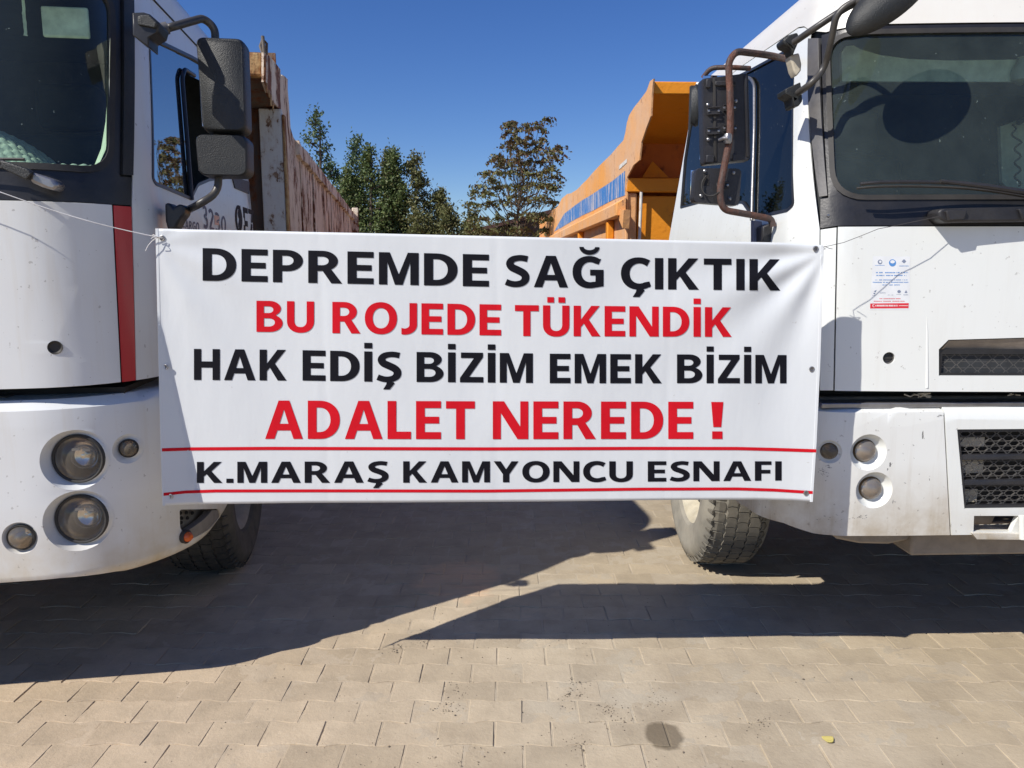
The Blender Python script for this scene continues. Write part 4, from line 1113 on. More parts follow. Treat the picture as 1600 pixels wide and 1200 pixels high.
# grille in the bonnet
gi0, gi1 = gh[0][0], gh[-1][0]
gz0, gz1 = g1[0][1], g1[1][1]
sheet('grille_back', [(gi0-.02, gz0-.02), (gi1+.02, gz0-.02), (gi1+.02, g1[3][1]+.03), (gi0-.02, g1[3][1]+.03)], [], Rs, DARK, RT, 0, .06, .1, .1)
hex_mesh('honeycomb_grille', gi0+.02, gi1-.01, gz0+.004, gz1-.006, .050, .0215, lambda x, z, w: RS.P(x, z, .022 + w), GRILLE, RT, .17, .005)
lipo = [(gi0, gz1), (gh[2][0], gh[2][1]), (gh[3][0], gh[3][1]-.0), (S2/2, gh[3][1])]
bm = bmesh.new()
top_ = [RS.P(gi0+.004, gz1+.002, .004), RS.P(gh[2][0]+.004, gh[2][1]-.003, .004), RS.P(gh[3][0], gh[3][1]-.003, .004)] + [RS.P(gh[3][0] + (S2-2*gh[3][0])*k/20, gh[3][1]-.003, .004) for k in range(1, 21)] + [RS.P(S2-gh[2][0]-.004, gh[2][1]-.003, .004), RS.P(S2-gi0-.004, gz1+.002, .004)]
us_ = [gi0+.004, gh[2][0]+.004, gh[3][0]] + [gh[3][0] + (S2-2*gh[3][0])*k/20 for k in range(1, 21)] + [S2-gh[2][0]-.004, S2-gi0-.004]
bot_ = [RS.P(u, gz1-.004, .022) for u in us_]
tv = [bm.verts.new(p) for p in top_]; bv = [bm.verts.new(p) for p in bot_]
for i in range(len(tv)-1): bm.faces.new((tv[i], tv[i+1], bv[i+1], bv[i]))
from_bm('grille_brow', bm, UNDER, RT)
sheet('grille_frame', [(gi0+.001, gz0+.001), (gi1-.001, gz0+.001), (gi1-.001, gz1), (gi0+.001, gz1)], [[(gi0+.012, gz0+.008), (gi1-.012, gz0+.008), (gi1-.012, gz1-.018), (gi0+.012, gz1-.018)]], Rs, BLACK, RT, .012, .010, .1, .1)
# door side with the window
winR = RS.poly([(1090, 160), (1110, 138), (1171, 108.5), (1235, 74), (1241, 88), (1242, 322), (1230, 331), (1177, 343), (1160, 318), (1096, 317), (1063, 326), (1069, 250), (1078, 190)])
winR = round_poly(winR, [.03, .02, 0, .02, .02, .03, 0, .015, .02, 0, .015, 0, .02], 4)
ea = RS.poly([(1264.5, 58), (1280.5, 357), (1279.5, 610)])
gut2 = RS.inv(1200, 74)[1]; gfr = RS.inv(1252, 44)[1]; arch = RS.poly([(1156, 106), (1247, 44.5), (1256, 43), (1266, 50)])
sideR = [ea[0], ea[1], ea[2], (UR2, vb2), (UR2, arch[0][1]), arch[0], arch[1], arch[2], arch[3]]
sheet('door_panel', sideR, [winR], Rs, WHITE_R, RT, .006, 0, .04, .08, .002)
sheet('door_panel', mirror(RS, sideR), [mirror(RS, winR)], Rs, WHITE_R, RT, .006, 0, .08, .1, 0)
wiR = inset(winR, .012)
sheet('window_frame', winR, [wiR], Rs, BLACK, RT, .014, -.002, .08, .1)
sheet('window_frame', mirror(RS, winR), [mirror(RS, wiR)], Rs, BLACK, RT, .014, -.002, .08, .1)
sheet('side_window', wiR, [], Rs, GLASS_S, RT, 0, .006, .08, .1)
sheet('side_window', mirror(RS, wiR), [], Rs, GLASS_S, RT, 0, .006, .1, .1)
tube('window_divider', [RS.P(*RS.inv(x, y), -.004) for x, y in ((1158, 122), (1174, 122), (1180, 132), (1180, 200), (1177, 300), (1176, 344))], .0075, STEELG, RT, 8, .03)
# windscreen
gA = RS.poly([(1296, 58), (1299, 175), (1305, 303), (1345, 304.5)])
zt_ = RS.inv(1390, 51)[1]; zb_ = RS.inv(1420, 306)[1]
gR = [(gA[0][0], zt_), (gA[1][0], gA[1][1]), (gA[2][0], zb_)]
glR = round_poly(gR + mirror(RS, gR), [.075, 0, .10, .10, 0, .075], 7)
s_ = RS.poly([(1282.5, 62), (1294.5, 309), (1282, 309.5), (1281.5, 356.5), (1309, 353)])
frt = RS.inv(1390, 38)[1]
sR = [(s_[0][0], frt - .004), s_[1], s_[2], s_[3], (s_[4][0], hood[0][1]+.004)]
sheet('windscreen_surround', sR + mirror(RS, sR), [glR], Rs, BLACK, RT, .004, .001, .06, .1)
sheet('windscreen_seal', inset(glR, -.013), [inset(glR, .004)], Rs, RUBBER, RT, .010, -.004, .06, .12, .003)
sheet('windscreen', glR, [], Rs, GLASS_F, RT, 0, .006, .08, .1)
pR = RS.poly([(1265.5, 60), (1281, 60), (1293.5, 306), (1281, 308)])
sheet('pillar_trim', pR, [], Rs, GREYTRIM, RT, .012, -.008, .03, .1, .004)
sheet('pillar_trim', mirror(RS, pR), [], Rs, GREYTRIM, RT, .012, -.008, .03, .1, .004)
# roof
r0 = [(UR2, arch[0][1]+.004), (arch[0][0], arch[0][1]+.004), (arch[1][0], arch[1][1]+.005), (arch[2][0], arch[2][1]+.005), (arch[3][0], arch[3][1]+.005), (s_[0][0]+.02, frt+.002)]
sheet('roof', r0 + mirror(RS, r0) + [(S2-UR2, VT2), (UR2, VT2)], [], Rs, ROOFW, RT, .004, 0, .06, .04)
roof_cap(RS, UR2, VT2, ROOFW, RT, .07)
lining(RS, UR2, vb2 + .004, 2.44, [inset(winR, -.004), inset(mirror(RS, winR), -.004), inset(glR, -.002)], RT, 0)
box('cab_rear_wall', (.14, 2.32, 1.975, 1.995, 1.05, 2.58), WHITE_R, RT, .01)
box('cab_rear_lining', (.10, 2.36, 1.94, 1.97, 1.05, 2.55), INTERIOR, RT)
box('headliner', (.3, 2.16, .35, 1.9, 2.50, 2.52), INTERIOR, RT)
box('cab_floor', (.08, 2.38, .12, 1.9, 1.04, 1.12), DARK, RT)
pz = RS.P(UR2*.55, VT2)
a = RF.side(1300, 0, .25)
o = box('roof_horn', (RF.front(1285, 0, .62).x, RF.front(1318, 0, .62).x, .62, .80, RF.front(1300, 6, .62).z-.05, RF.front(1300, -8, .62).z), PLASTIC, RT, .01)
# interior
box('dashboard', (.14, 2.3, .13, .5, 1.3, zb_ - .015), INTERIOR, RT, .01)
a = RF.front(1318, 84, .22); b = RF.front(1640, 128, .22)
vp = [RF.front(x, y, .22) for x, y in ((1316, 127), (1315, 82), (1322, 72), (1334, 71), (1345, 77), (1375, 86), (1420, 92), (1480, 94.5), (1560, 93.5), (1640, 92), (1640, 128))]
bm = bmesh.new(); add_prism(bm, [(p.x, p.z) for p in vp], lambda x, z: (x, .22, z), lambda x, z: (x, .235, z)); from_bm('sun_visor', bm, VISOR, RT)
for xs_ in (.70, 1.80):
    r_ = box('seat', (xs_-.27, xs_+.27, 1.15, 1.32, 1.3, 2.05), SEAT, RT, .05, 3)
    box('headrest', (xs_-.14, xs_+.14, 1.16, 1.28, 2.07, 2.27), SEAT, r_, .04, 3)
cpx = [RF.front(x, y, .75) for x, y in ((1563, 198), (1600, 184), (1650, 180), (1660, 290), (1580, 298), (1566, 285))]
bm = bmesh.new(); add_prism(bm, [(p.x, p.z) for p in cpx], lambda x, z: (x, .75, z), lambda x, z: (x, .77, z)); from_bm('hanging_curtain', bm, CURTAIN, RT)
ch = [RF.front(1590 + 5*math.sin(k*.9) - (8 if k < 10 else 0)*math.cos(k*.2), 195 + k*3.1, .70) for k in range(32)]
tube('coil_cable', ch, .004, RUBBER, RT, 6)
tube('microphone_hook', [RF.front(1590, 192, .70), RF.front(1602, 186, .70), RF.front(1612, 192, .70)], .012, RUBBER, RT, 8)
bg_ = RF.front(1596, 112, .20)
bm = bmesh.new(); add_lathe(bm, [(0, -.05), (.03, -.03), (.034, 0), (.02, .03), (.012, .045), (.018, .05), (0, .055)], Matrix.Translation(bg_), 14); from_bm('hanging_pouch', bm, CURTAIN, RT)
# wiper and washer block
bm = bmesh.new()
wpt = [RF.front(x, y, yy) for x, y, yy in ((1344, 287.5, -.075), (1370, 285, -.085), (1420, 284, -.09), (1500, 286, -.09), (1560, 292, -.09), (1640, 306, -.085))]
add_tube(bm, fillet(wpt, .1), .006, 8); w_ = from_bm('wiper', bm, PLASTIC2, RT)
bm = bmesh.new(); wp2 = [p + Vector((0, .022, -.012)) for p in wpt]; add_tube(bm, fillet(wp2, .1), .0045, 6); from_bm('wiper_blade', bm, RUBBER, w_)
wpt3 = [RF.front(x, y, yy) for x, y, yy in ((1470, 283, -.105), (1540, 291, -.11), (1660, 309, -.10))]
bm = bmesh.new(); add_tube(bm, wpt3, [.006, .009, .011], 8); from_bm('wiper_arm', bm, PLASTIC2, w_)
block('washer_cover', RT, RF, [(1466, 330), (1472, 326), (1640, 322), (1640, 346), (1520, 347), (1478, 348), (1468, 342)], -.10, .075, PLASTIC2, .008)
block('washer_clip', RT, RF, [(1478, 329), (1512, 328), (1508, 342), (1482, 344)], -.112, .03, PLASTIC2, .004)
block('washer_clip', RT, RF, [(1592, 326), (1640, 325), (1640, 342), (1598, 343)], -.112, .03, PLASTIC2, .004)
bm = bmesh.new(); Mx = Matrix.Translation(RF.front(1294, 337, RS.P(*RS.inv(1294, 337)).y)) @ Matrix.Rotation(R(90), 4, 'X'); add_lathe(bm, [(.006, 0), (.005, .003), (0, .004)], Mx, 10); from_bm('rivet', bm, STEELG, RT)
# ---- shelf between cab and bumper
box('radiator_shelf', (.05, 2.42, .06, .45, .95, vb2 - .035), CHASSIS, RT, .006)
a = RF.front(1280, 634, -.0); b = RF.front(1640, 627, -.0)
box('ledge_strip', (a.x, 2.3, -.02, .08, a.z-.006, a.z+.012), STEELG, RT, .003)
bm = bmesh.new(); rk = random.Random(8)
for k in range(10):
    c = RF.front(rk.choice([1425, 1430, 1595, 1590, 1440]) + rk.uniform(-8, 8), 617 + rk.uniform(-2, 2), .01)
    add_tube(bm, [c, c + Vector((rk.uniform(-.03, .03), -.01, rk.uniform(-.006, .006))), c + Vector((rk.uniform(-.05, .05), -.0, rk.uniform(-.01, .004)))], .003, 5)
from_bm('dangling_straps', bm, BEIGE, RT)
# ---- bumper
RB = Skin(RF, -1, 2.56, 1.2, .26, bumper_prof(.545, .985, .05, .03), bulge=.0, dx=-.05, dy=-.045); RB.paintmat = WHITE_R
def Rb(u, v, w): return RB.P(u, v, w)
def smooth_dish(px, py, r): u, v = RB.inv(px, py); return u, v
holes = []
for (px, py, rp_, nm, kw) in ((1357, 707, 17.5, 'driving_lamp', dict(dish=1.62, depth=.030, label='upper round driving lamp in its dish', rim=False, lens=LENS3)),
                              (1366, 766, 17.5, 'driving_lamp', dict(dish=1.62, depth=.030, label='lower round driving lamp in its dish', rim=False, lens=LENS3)),
                              (1296, 706, 12.5, 'marker_lamp', dict(dish=1.45, depth=.012, lens=LENS2, rim=False))):
    h, root = lamp(RB, RT, px, py, rp_, nm, **kw); holes.append(h)
zb2 = [RB.inv(*p) for p in ((1560, 838), (1487, 836), (1400, 834), (1272, 830), (1224, 817), (1166, 792), (1150, 784))]
vlow = zb2[1][1]; utail = zb2[-1][0]
vtop2 = .985 + .03*R(85) + .07
seam0 = RB.inv(1474.5, 655); seam1 = RB.inv(1485.5, 821)
cornerp = [(seam0[0]-.0, vtop2), (seam0[0], seam0[1]), (seam1[0], vlow-.0), (zb2[2][0], vlow), (zb2[3][0], vlow+.003), zb2[4], zb2[5], zb2[6], (utail, vtop2)]
sheet('bumper', cornerp, holes, Rb, WHITE_B, RT, .006, 0, .04, .05, 0)
sheet('bumper', mirror(RB, cornerp), [mirror(RB, h) for h in holes], Rb, WHITE_B, RT, .006, 0, .06, .06, 0)
g2 = RB.poly([(1495.5, 671), (1507, 795)])
cen = [(seam0[0]+.006, vtop2), (seam0[0]+.006, seam0[1]), (seam1[0]+.006, vlow)]
tow = RB.poly([(1522, 806), (1521, 831), (1580, 831), (1592, 806)])
gho = [(g2[0][0], g2[0][1]), (g2[1][0], g2[1][1])]
sheet('bumper_centre', cen + mirror(RB, cen), [gho + mirror(RB, gho), tow, mirror(RB, tow)], Rb, WHITE_R, RT, .02, 0, .06, .06, .002)
sheet('tow_recess', inset(tow, -.01), [], Rb, UNDER, RT, .002, .12, .1, .1)
gz_lo, gz_hi = g2[1][1], g2[0][1]
def gclip(x, z): q_ = (z - gz_lo)/(gz_hi-gz_lo); ul = g2[1][0] + (g2[0][0]-g2[1][0])*q_; return x > ul + .012 and x < RB.S - ul - .012
hex_mesh('honeycomb_grille', g2[0][0], RB.S - g2[0][0], gz_lo + .004, gz_hi - .004, .046, .0185, lambda x, z, w: RB.P(x, z, .022 + w), GRILLE, RT, .19, .005, gclip)
fo = gho + mirror(RB, gho); 
sheet('grille_frame', inset(fo, .001), [inset(fo, .011)], Rb, PLASTIC2, RT, .016, .006, .1, .06)
for zz in (g2[0][1] - (g2[0][1]-g2[1][1])*.36, g2[0][1] - (g2[0][1]-g2[1][1])*.68):
    sheet('grille_bar', [(gho[0][0]+.012, zz-.010), (RB.S-gho[0][0]-.012, zz-.010), (RB.S-gho[0][0]-.012, zz+.010), (gho[0][0]+.012, zz+.010)], [], Rb, PLASTIC2, RT, .02, .010, .15, 0, .004)
sheet('grille_back', [(g2[0][0]-.03, gz_lo-.02), (RB.S-g2[0][0]+.03, gz_lo-.02), (RB.S-g2[0][0]+.03, gz_hi+.02), (g2[0][0]-.03, gz_hi+.02)], [], Rb, DARK, RT, 0, .11, .2, .2)
# pale bumper bracket seen through the honeycomb
for (xa, ya, xb, yb) in ((1502, 688, 1550, 702), (1506, 716, 1548, 744), (1510, 770, 1538, 790)):
    a = RB.inv(xa, ya); b = RB.inv(xb, yb)
    sheet('inner_bracket', [(a[0], b[1]), (b[0], b[1]), (b[0], a[1]), (a[0], a[1])], [], Rb, BEIGE, RT, .004, .045, .1, .1)
lipb = RB.poly([(1516, 832), (1640, 833), (1640, 843), (1520, 843)])
o = sheet('tow_lip', [lipb[0], lipb[1], (lipb[1][0], lipb[1][1]-.02), (lipb[0][0]+.02, lipb[0][1]-.02)], [], Rb, WHITE_B, RT, .10, -.012, .06, .06, .005)
tube('tow_pin', [RF.front(1597, 806, -.075), RF.front(1598, 842, -.075)], .012, WHITE_R, RT, 12)
# scratches on the bumper corner
bm = bmesh.new(); rk = random.Random(21)
for (cx, cy, n, sx, sy, ang) in ((1290, 727, 7, 9, 4, 0), (1285, 740, 16, 8, 9, .2), (1345, 808, 12, 14, 3, -.15), (1397, 785, 4, 3, 6, 1.2), (1290, 810, 10, 25, 4, .1), (1470, 649, 5, 9, 1, 0), (1420, 720, 10, 60, 60, .8), (1250, 800, 6, 20, 6, .2)):
    for k in range(n):
        x = cx + rk.gauss(0, sx*.6); y = cy + rk.gauss(0, sy*.6); l_ = rk.uniform(1.0, 5.0) if n > 6 else rk.uniform(2, 6); a_ = ang + rk.gauss(0, .35); wd_ = rk.uniform(.35, .9)
        if not (1274 < x < 1486) or y > 826 or y < 646: continue
        d = Vector((math.cos(a_), math.sin(a_))); nn = Vector((-d.y, d.x))
        pts = [(x + d.x*l_*s1 + nn.x*wd_*s2, y + d.y*l_*s1 + nn.y*wd_*s2) for s1, s2 in ((-.5, 0), (-.1, .6), (.5, .1), (.1, -.5))]
        try: bm.faces.new([bm.verts.new(RB.P(*RB.inv(*p), -.0006)) for p in pts])
        except Exception: pass
from_bm('paint_scratches', bm, flatc('bare_scratch', (.05,.045,.05), .6), RT, smooth=False)['kind'] = 'stuff'
# ---- parts hanging below the bumper
a = RF.front(1425, 840, .08); b = RF.front(1420, 869, .08)
box('lower_beam', (a.x, 2.46-a.x, .08, .22, b.z, a.z+.06), UNDER, RT, .01)
tp = [RF.front(x, y, .12) for x, y in ((1290, 828), (1305, 840), (1340, 847), (1385, 848), (1415, 842), (1425, 828))]
bm = bmesh.new(); add_prism(bm, [(p.x, p.z) for p in tp], lambda x, z: (x, .10, z), lambda x, z: (x, .5, z)); o = from_bm('under_tray', bm, UNDER, RT); bevel(o, .01)
box('front_crossmember', (.9, 1.6, .22, .40, .42, .9), CHASSIS, RT, .02)
wheel(RT, -.03, 1.17, .475, .475, .245, -1, True, TY_DUSTY, R(-2))
wheel(RT, 2.46, 1.17, .475, .475, .27, 1, True, TY_DUSTY)
for yy in (4.6, 5.8):
    wheel(RT, .03, yy, .46, .46, .27, -1, True, TY_DUSTY)
    wheel(RT, 2.43, yy, .46, .46, .27, 1, True, TY_DUSTY)
chassis(RT, 0, 2.46, 7.6)
fender(RT, .02, .42, 1.17, .47, .57, 0, 180); fender(RT, 2.04, 2.44, 1.17, .47, .57, 0, 180)
box('lower_door_skirt', (.012, 2.44, .50, 1.93, .96, vb2 - .01), DARK, RT)
box('step_panel', (.03, 2.42, .16, .60, .60, vb2 - .02), UNDER, RT)
# fender lip behind the bumper corner
fl = [RF.side(x, y, .0) for x, y in ((1150, 781), (1166, 790), (1222, 818))]

# ---- mirrors of the right truck
mz = .24
def fr(x, y, d=0): return RF.front(x, y, mz + d)
PIPE = rust_mat('rusty_brown_pipe', ((.060,.048,.045), (.085,.065,.058)), (.07,.03,.02), lo=.50, hi=.6, rough=.5, mid=(.24,.10,.065), scale=12)
arm2 = tube('mirror_arm', [RS.P(*RS.inv(1241, 94), -.01), fr(1200, 86, .02), fr(1150, 80, -.03), fr(1138, 97, -.035), fr(1141, 150, -.035), fr(1141, 213, -.035), fr(1124, 300, -.035), fr(1129, 328, -.03), fr(1175, 336, 0), fr(1205, 342, .02), fr(1208, 354, .02)], .0125, PIPE, RT, 12, .045)
arm2['label'] = 'rusty brown bent pipe carrying both flat mirrors'
tube('mirror_stay', [fr(1098, 122, .07), fr(1110, 106, .05), fr(1140, 105, .02), fr(1172, 107, .03)], .009, PIPE, RT, 10, .03)
def panel_case(name, parent, pxs, d0, dep, mat, r=.012):
    pts = [fr(x, y, d0) for x, y in pxs]; pp = round_poly([(p.x, p.z) for p in pts], r, 4)
    cx = sum(p[0] for p in pp)/len(pp); cz = sum(p[1] for p in pp)/len(pp); y0 = mz + d0
    bm = bmesh.new(); lay = [(0, .965), (.12, .99), (.3, 1.0), (1, 1.0)]
    rg = [[bm.verts.new((cx+(p[0]-cx)*k, y0+dep*t, cz+(p[1]-cz)*(1-(1-k)*.6))) for p in pp] for t, k in lay]
    n = len(pp)
    for a_, b_ in zip(rg, rg[1:]):
        for i in range(n): bm.faces.new((a_[i], a_[(i+1)%n], b_[(i+1)%n], b_[i]))
    bm.faces.new(rg[0]); bm.faces.new(rg[-1][::-1]); return from_bm(name, bm, mat, parent, angle=30)
cA = panel_case('mirror_housing', RT, [(1097, 122), (1170, 113), (1174, 250), (1101, 257)], 0.0, .06, PLASTIC2)
cA['label'] = 'tall flat black main mirror back'
cB = panel_case('mirror_housing', RT, [(1087, 262), (1160, 263), (1156, 322), (1082, 316)], -.005, .045, PLASTIC2, .02)
cB['label'] = 'short flat black lower mirror back with a looped cable'
panel_case('back_rib', cA, [(1114, 121), (1118, 121), (1120, 252), (1116, 252)], -.004, .006, RUBBER, .001)
panel_case('back_rib', cA, [(1163, 116), (1166.5, 116), (1170, 245), (1166.5, 245)], -.005, .008, PLASTIC2, .001)
def box_px(name, parent, x0, y0_, x1, y1_, d0, dep, mat, bev_=.003):
    a = fr(x0, y0_, d0); b = fr(x1, y1_, d0)
    return box(name, (a.x, b.x, mz+d0, mz+d0+dep, b.z, a.z), mat, parent, bev_)
for (x0, y0_, x1, y1_) in ((1104, 123, 1111, 137), (1118, 126, 1150, 134), (1143, 117, 1150, 133), (1145, 240, 1152, 252), (1104, 242, 1116, 254)):
    box_px('moulded_clip', cA, x0, y0_, x1, y1_, -.010, .012, PLASTIC2)
def bracket(parent, x0, y0_, x1, y1_):
    o = box_px('hinge_plate', parent, x0, y0_+2, x1, y1_-2, -.010, .008, PLASTIC2, .002)
    for yy in (y0_+1.2, y1_-1.2):
        a, b = fr(x0, yy, -.014), fr(x1, yy - 1, -.014); tube('hinge_rib', [a, b], .003, PLASTIC2, o, 6)
    for xx in (x0+2.2, x1-2.2):
        bm = bmesh.new(); add_lathe(bm, [(.0045, -.002), (.0045, .004), (0, .005)], Matrix.Translation(fr(xx, (y0_+y1_)/2, -.012)) @ Matrix.Rotation(R(90), 4, 'X'), 8); from_bm('hinge_bolt', bm, STEELG, o)
bracket(cA, 1105, 167, 1125, 180); bracket(cA, 1105, 199, 1125, 211)
bracket(arm2, 1130, 163, 1150, 174); bracket(arm2, 1130, 195, 1151, 206); bracket(arm2, 1120, 284, 1139, 295)
for (x, y) in ((1106, 164), (1149.5, 158), (1106.5, 218), (1101, 267.5), (1146, 270), (1095, 306), (1140, 310.5)):
    bm = bmesh.new(); add_lathe(bm, [(.0065, -.002), (.0065, .004), (.003, .007), (0, .007)], Matrix.Translation(fr(x, y, -.006)) @ Matrix.Rotation(R(90), 4, 'X'), 8)
    from_bm('housing_screw', bm, STEELG, cA if y < 240 else cB)
bm = bmesh.new(); add_lathe(bm, [(.012, -.018), (.016, -.010), (.016, .010), (.012, .018)], Matrix.Translation(fr(1137, 217, -.045)), 12)
add_tube(bm, [fr(1137, 216, -.06), fr(1130, 216, -.055), fr(1124, 219, -.04)], .0065, 8); from_bm('pipe_clamp', bm, STEELG, arm2)
cab_ = [fr(1103, 275, -.012), fr(1097, 283, -.015), fr(1096, 296, -.018), fr(1103, 306, -.022), fr(1115, 306, -.03), fr(1124, 300, -.045)]
tube('mirror_cable', cab_, .0028, RUBBER, cB, 6, .03)
a = fr(1103, 274, -.01); box_px('cable_socket', cB, 1099, 272, 1108, 290, -.006, .004, DARK, .001)
box('mirror_glass', (fr(1102,0,.06).x, fr(1170,0,.06).x, mz+.057, mz+.064, fr(1135,250,.06).z, fr(1135,118,.06).z), MIRROR, cA, .002)
box('mirror_glass', (fr(1088,0,.04).x, fr(1155,0,.04).x, mz+.036, mz+.044, fr(1120,315,.04).z, fr(1120,266,.04).z), MIRROR, cB, .002)
block('mirror_bracket', RT, RF, [(1234, 86), (1249, 82), (1253, 100), (1252, 110), (1245, 119), (1240, 110)], .13, .05, BEIGE, .006)
o = block('mirror_bracket', RT, RF, [(1192, 354), (1203, 349), (1221, 350), (1224, 353), (1223, 378), (1192, 378)], .30, .09, PLASTIC2, .008)
block('bracket_plate', RT, RF, [(1177, 344), (1191, 346), (1191, 380), (1177, 380)], .37, .03, flatc('lilac_grey_plate', (.16,.17,.24)), .003)
block('mirror_bracket', RT, RF, [(1223, 62), (1230, 55), (1247, 50), (1250, 62), (1243, 78), (1240, 86), (1236, 74), (1226, 70)], .10, .07, PLASTIC, .012)
block('mirror_bracket', RT, RF, [(1227, 139), (1240, 133), (1251, 128), (1253, 142), (1254, 158), (1248, 166), (1241, 166), (1238, 152), (1228, 147)], .06, .08, PLASTIC, .012)
# round rear-view eye behind the tall mirror
bm = bmesh.new(); cM = RF.side(1086, 165, -.10)
add_lathe(bm, [(0, -.02), (.07, -.018), (.085, 0), (.08, .012), (0, .014)], Matrix.Translation(fr(1087, 165, .35)) @ Matrix.Rotation(R(75), 4, 'Z') @ Matrix.Rotation(R(90), 4, 'X') @ Matrix.Diagonal((.45, 1.0, 1, 1)), 28)
from_bm('round_mirror', bm, PLASTIC, RT)
# kerb mirror high in front
kz = -.13
def fk(x, y, d=0): return RF.front(x, y, kz + d)
ka = tube('kerb_mirror_arm', [RF.front(1241, 66, .08), RF.front(1270, 46, .0), fk(1312, 18, .10), fk(1350, -2, 0), fk(1385, -14, 0)], .011, TUBE_D, RT, 12, .05)
tube('kerb_mirror_arm', [RF.front(1247, 145, .05), RF.front(1266, 132, -.02), fk(1288, 108, .13), fk(1297, 70, .08), fk(1306, 26, .05), fk(1318, 12, .04), fk(1352, -8, .02)], .011, TUBE_D, RT, 12, .05)
c0 = fk(1326, 52); c1 = fk(1452, -52)
mid = (c0 + c1)/2; half_ = (c1 - c0).length/2; ax = (c1-c0).normalized()
nrm = Vector((.50, -.35, .80)); nrm = (nrm - ax*nrm.dot(ax)).normalized(); bi = nrm.cross(ax).normalized()
Mk = Matrix((( ax.x, bi.x, nrm.x, mid.x), (ax.y, bi.y, nrm.y, mid.y), (ax.z, bi.z, nrm.z, mid.z), (0,0,0,1)))
bm = bmesh.new(); add_lathe(bm, [(0, .055), (.45, .050), (.8, .034), (.97, .012), (1.0, 0), (.98, -.010), (0, -.012)], Mk @ Matrix.Diagonal((half_, half_*.45, 1, 1)), 40)
km = from_bm('kerb_mirror', bm, PLASTIC, RT)
o = tube('kerb_mirror_stem', [mid + nrm*.05, mid + nrm*.09, fk(1385, -10)], .016, PLASTIC2, km, 10)

# ---- notice sticker on the bonnet panel
sq = [(1367, 402), (1422, 402.5), (1421, 483), (1359, 483)]
def sk_(px, py, k=0): return RS.P(*RS.inv(px, py), -.0006 - .0003*k)
bm = bmesh.new(); bm.faces.new([bm.verts.new(sk_(*p)) for p in ((1364, 400.5), (1422, 401), (1421, 484), (1359, 484))]); stc = from_bm('notice_sticker', bm, STK, RT, smooth=False)
stc['label'] = 'white printed notice with blue text and a red bottom bar'
def prints(name, quads, mat, lvl):
    bm = bmesh.new()
    for q_ in quads: bm.faces.new([bm.verts.new(sk_(p[0], p[1], lvl)) for p in q_])
    return from_bm(name, bm, mat, stc, smooth=False)
def rq_(x0, y0_, x1, y1_): return [(x0,y0_),(x1,y0_),(x1,y1_),(x0,y1_)]
prints('red_bar', [[(1359.6, 474.2), (1419.8, 473.6), (1419.4, 481.6), (1359.4, 482)]], REDP, 1)
rk = random.Random(2)
def dashes(x0, x1, y, h):
    out = []; x = x0
    while x < x1:
        w = rk.uniform(.7, 1.5); 
        if rk.random() < .86: out.append(rq_(x, y + rk.uniform(0, .25), min(x+w, x1), y+h))
        x += w + rk.uniform(.25, .5)
        if rk.random() < .14: x += .8
    return out
prints('blue_text', dashes(1366, 1419, 425, 1.7) + dashes(1369, 1416, 429.4, 1.7), INKB, 1)
prints('grey_text', dashes(1367, 1417.5, 436.6, 1.4) + dashes(1363.5, 1420, 440.3, 1.4) + dashes(1377, 1406, 444.4, 1.4) + dashes(1367, 1382, 414, .9) + dashes(1405, 1419.5, 415, 1.0), INKB, 1)
prints('dark_text', dashes(1363, 1370, 461, .9) + dashes(1374.5, 1383.5, 457, 1.1) + dashes(1387, 1396, 460.5, .8) + dashes(1400.5, 1408.5, 459.5, .8) + dashes(1411.5, 1419, 460, 1.2), INKG, 1)
prints('red_text', dashes(1374, 1407, 466, 1.2) + dashes(1365, 1414.5, 470, 1.2), REDP, 1)
prints('white_text', dashes(1367.5, 1402, 476.2, 2.6) + [rq_(1404, 477.2, 1419, 478.0), rq_(1363, 476, 1364, 479), rq_(1364, 475.6, 1366, 476.4), rq_(1364, 479, 1366, 479.8)], WHP, 2)
prints('round_badge', [ellipse(1394.3, 410.7, 5.6, 5.6, 20)], INKB, 1)
prints('badge_cap', [ellipse(1394.3, 409.0, 3.6, 2.6, 14)], STK, 2)
prints('grey_badges', [ellipse(1374.8, 409.3, 3.6, 3.6, 16), [(1412.3, 404.8), (1416, 408.4), (1412.3, 411.5), (1408.6, 408.4)], [(1365, 455), (1369.5, 453), (1368, 457)], ellipse(1366, 458.5, 1.6, 1.3, 8), ellipse(1404.6, 455.6, 2.8, 2.4, 12), [(1415.5, 453), (1417.8, 457.8), (1413, 457.8)]], INKG, 1)
prints('badge_hole', [ellipse(1375.2, 409.0, 2.0, 2.0, 12)], STK, 2)

# ---- orange tipping body
OX = .16
def rside(px, py, x=OX): p = RF.side(px, py, x); return (p.y, p.z)
yF = rside(979.5, 280)[0]                       # lower front edge
OW = 2.46 - OX
ridge = [(1019, 147), (1017, 181), (1009, 200), (1001.5, 222), (999, 250), (990, 258), (980, 277)]
outline = [(1022, 123), (1016, 127), (1010, 142), (1002, 152), (990.5, 167), (983, 180), (979.5, 192), (977, 207), (974, 219), (965, 229), (955, 241), (944, 252), (935.5, 260.5), (925, 271), (916, 282), (907, 291), (900, 297), (892, 302), (886, 303), (878, 310), (872, 322), (869, 325)]
so = [rside(*p) for p in outline]
yR = rside(847, 340)[0]
zr_ = so[-1][1]
so += [(so[-1][0] + (yR-so[-1][0])*k/4, zr_ + (.02 if k % 2 else -.03)) for k in range(1, 4)] + [(yR, zr_+.04), (yR, 1.1), (yF, 1.1), (yF, rside(980, 300)[1])]
so += [rside(*p) for p in ridge[::-1]]
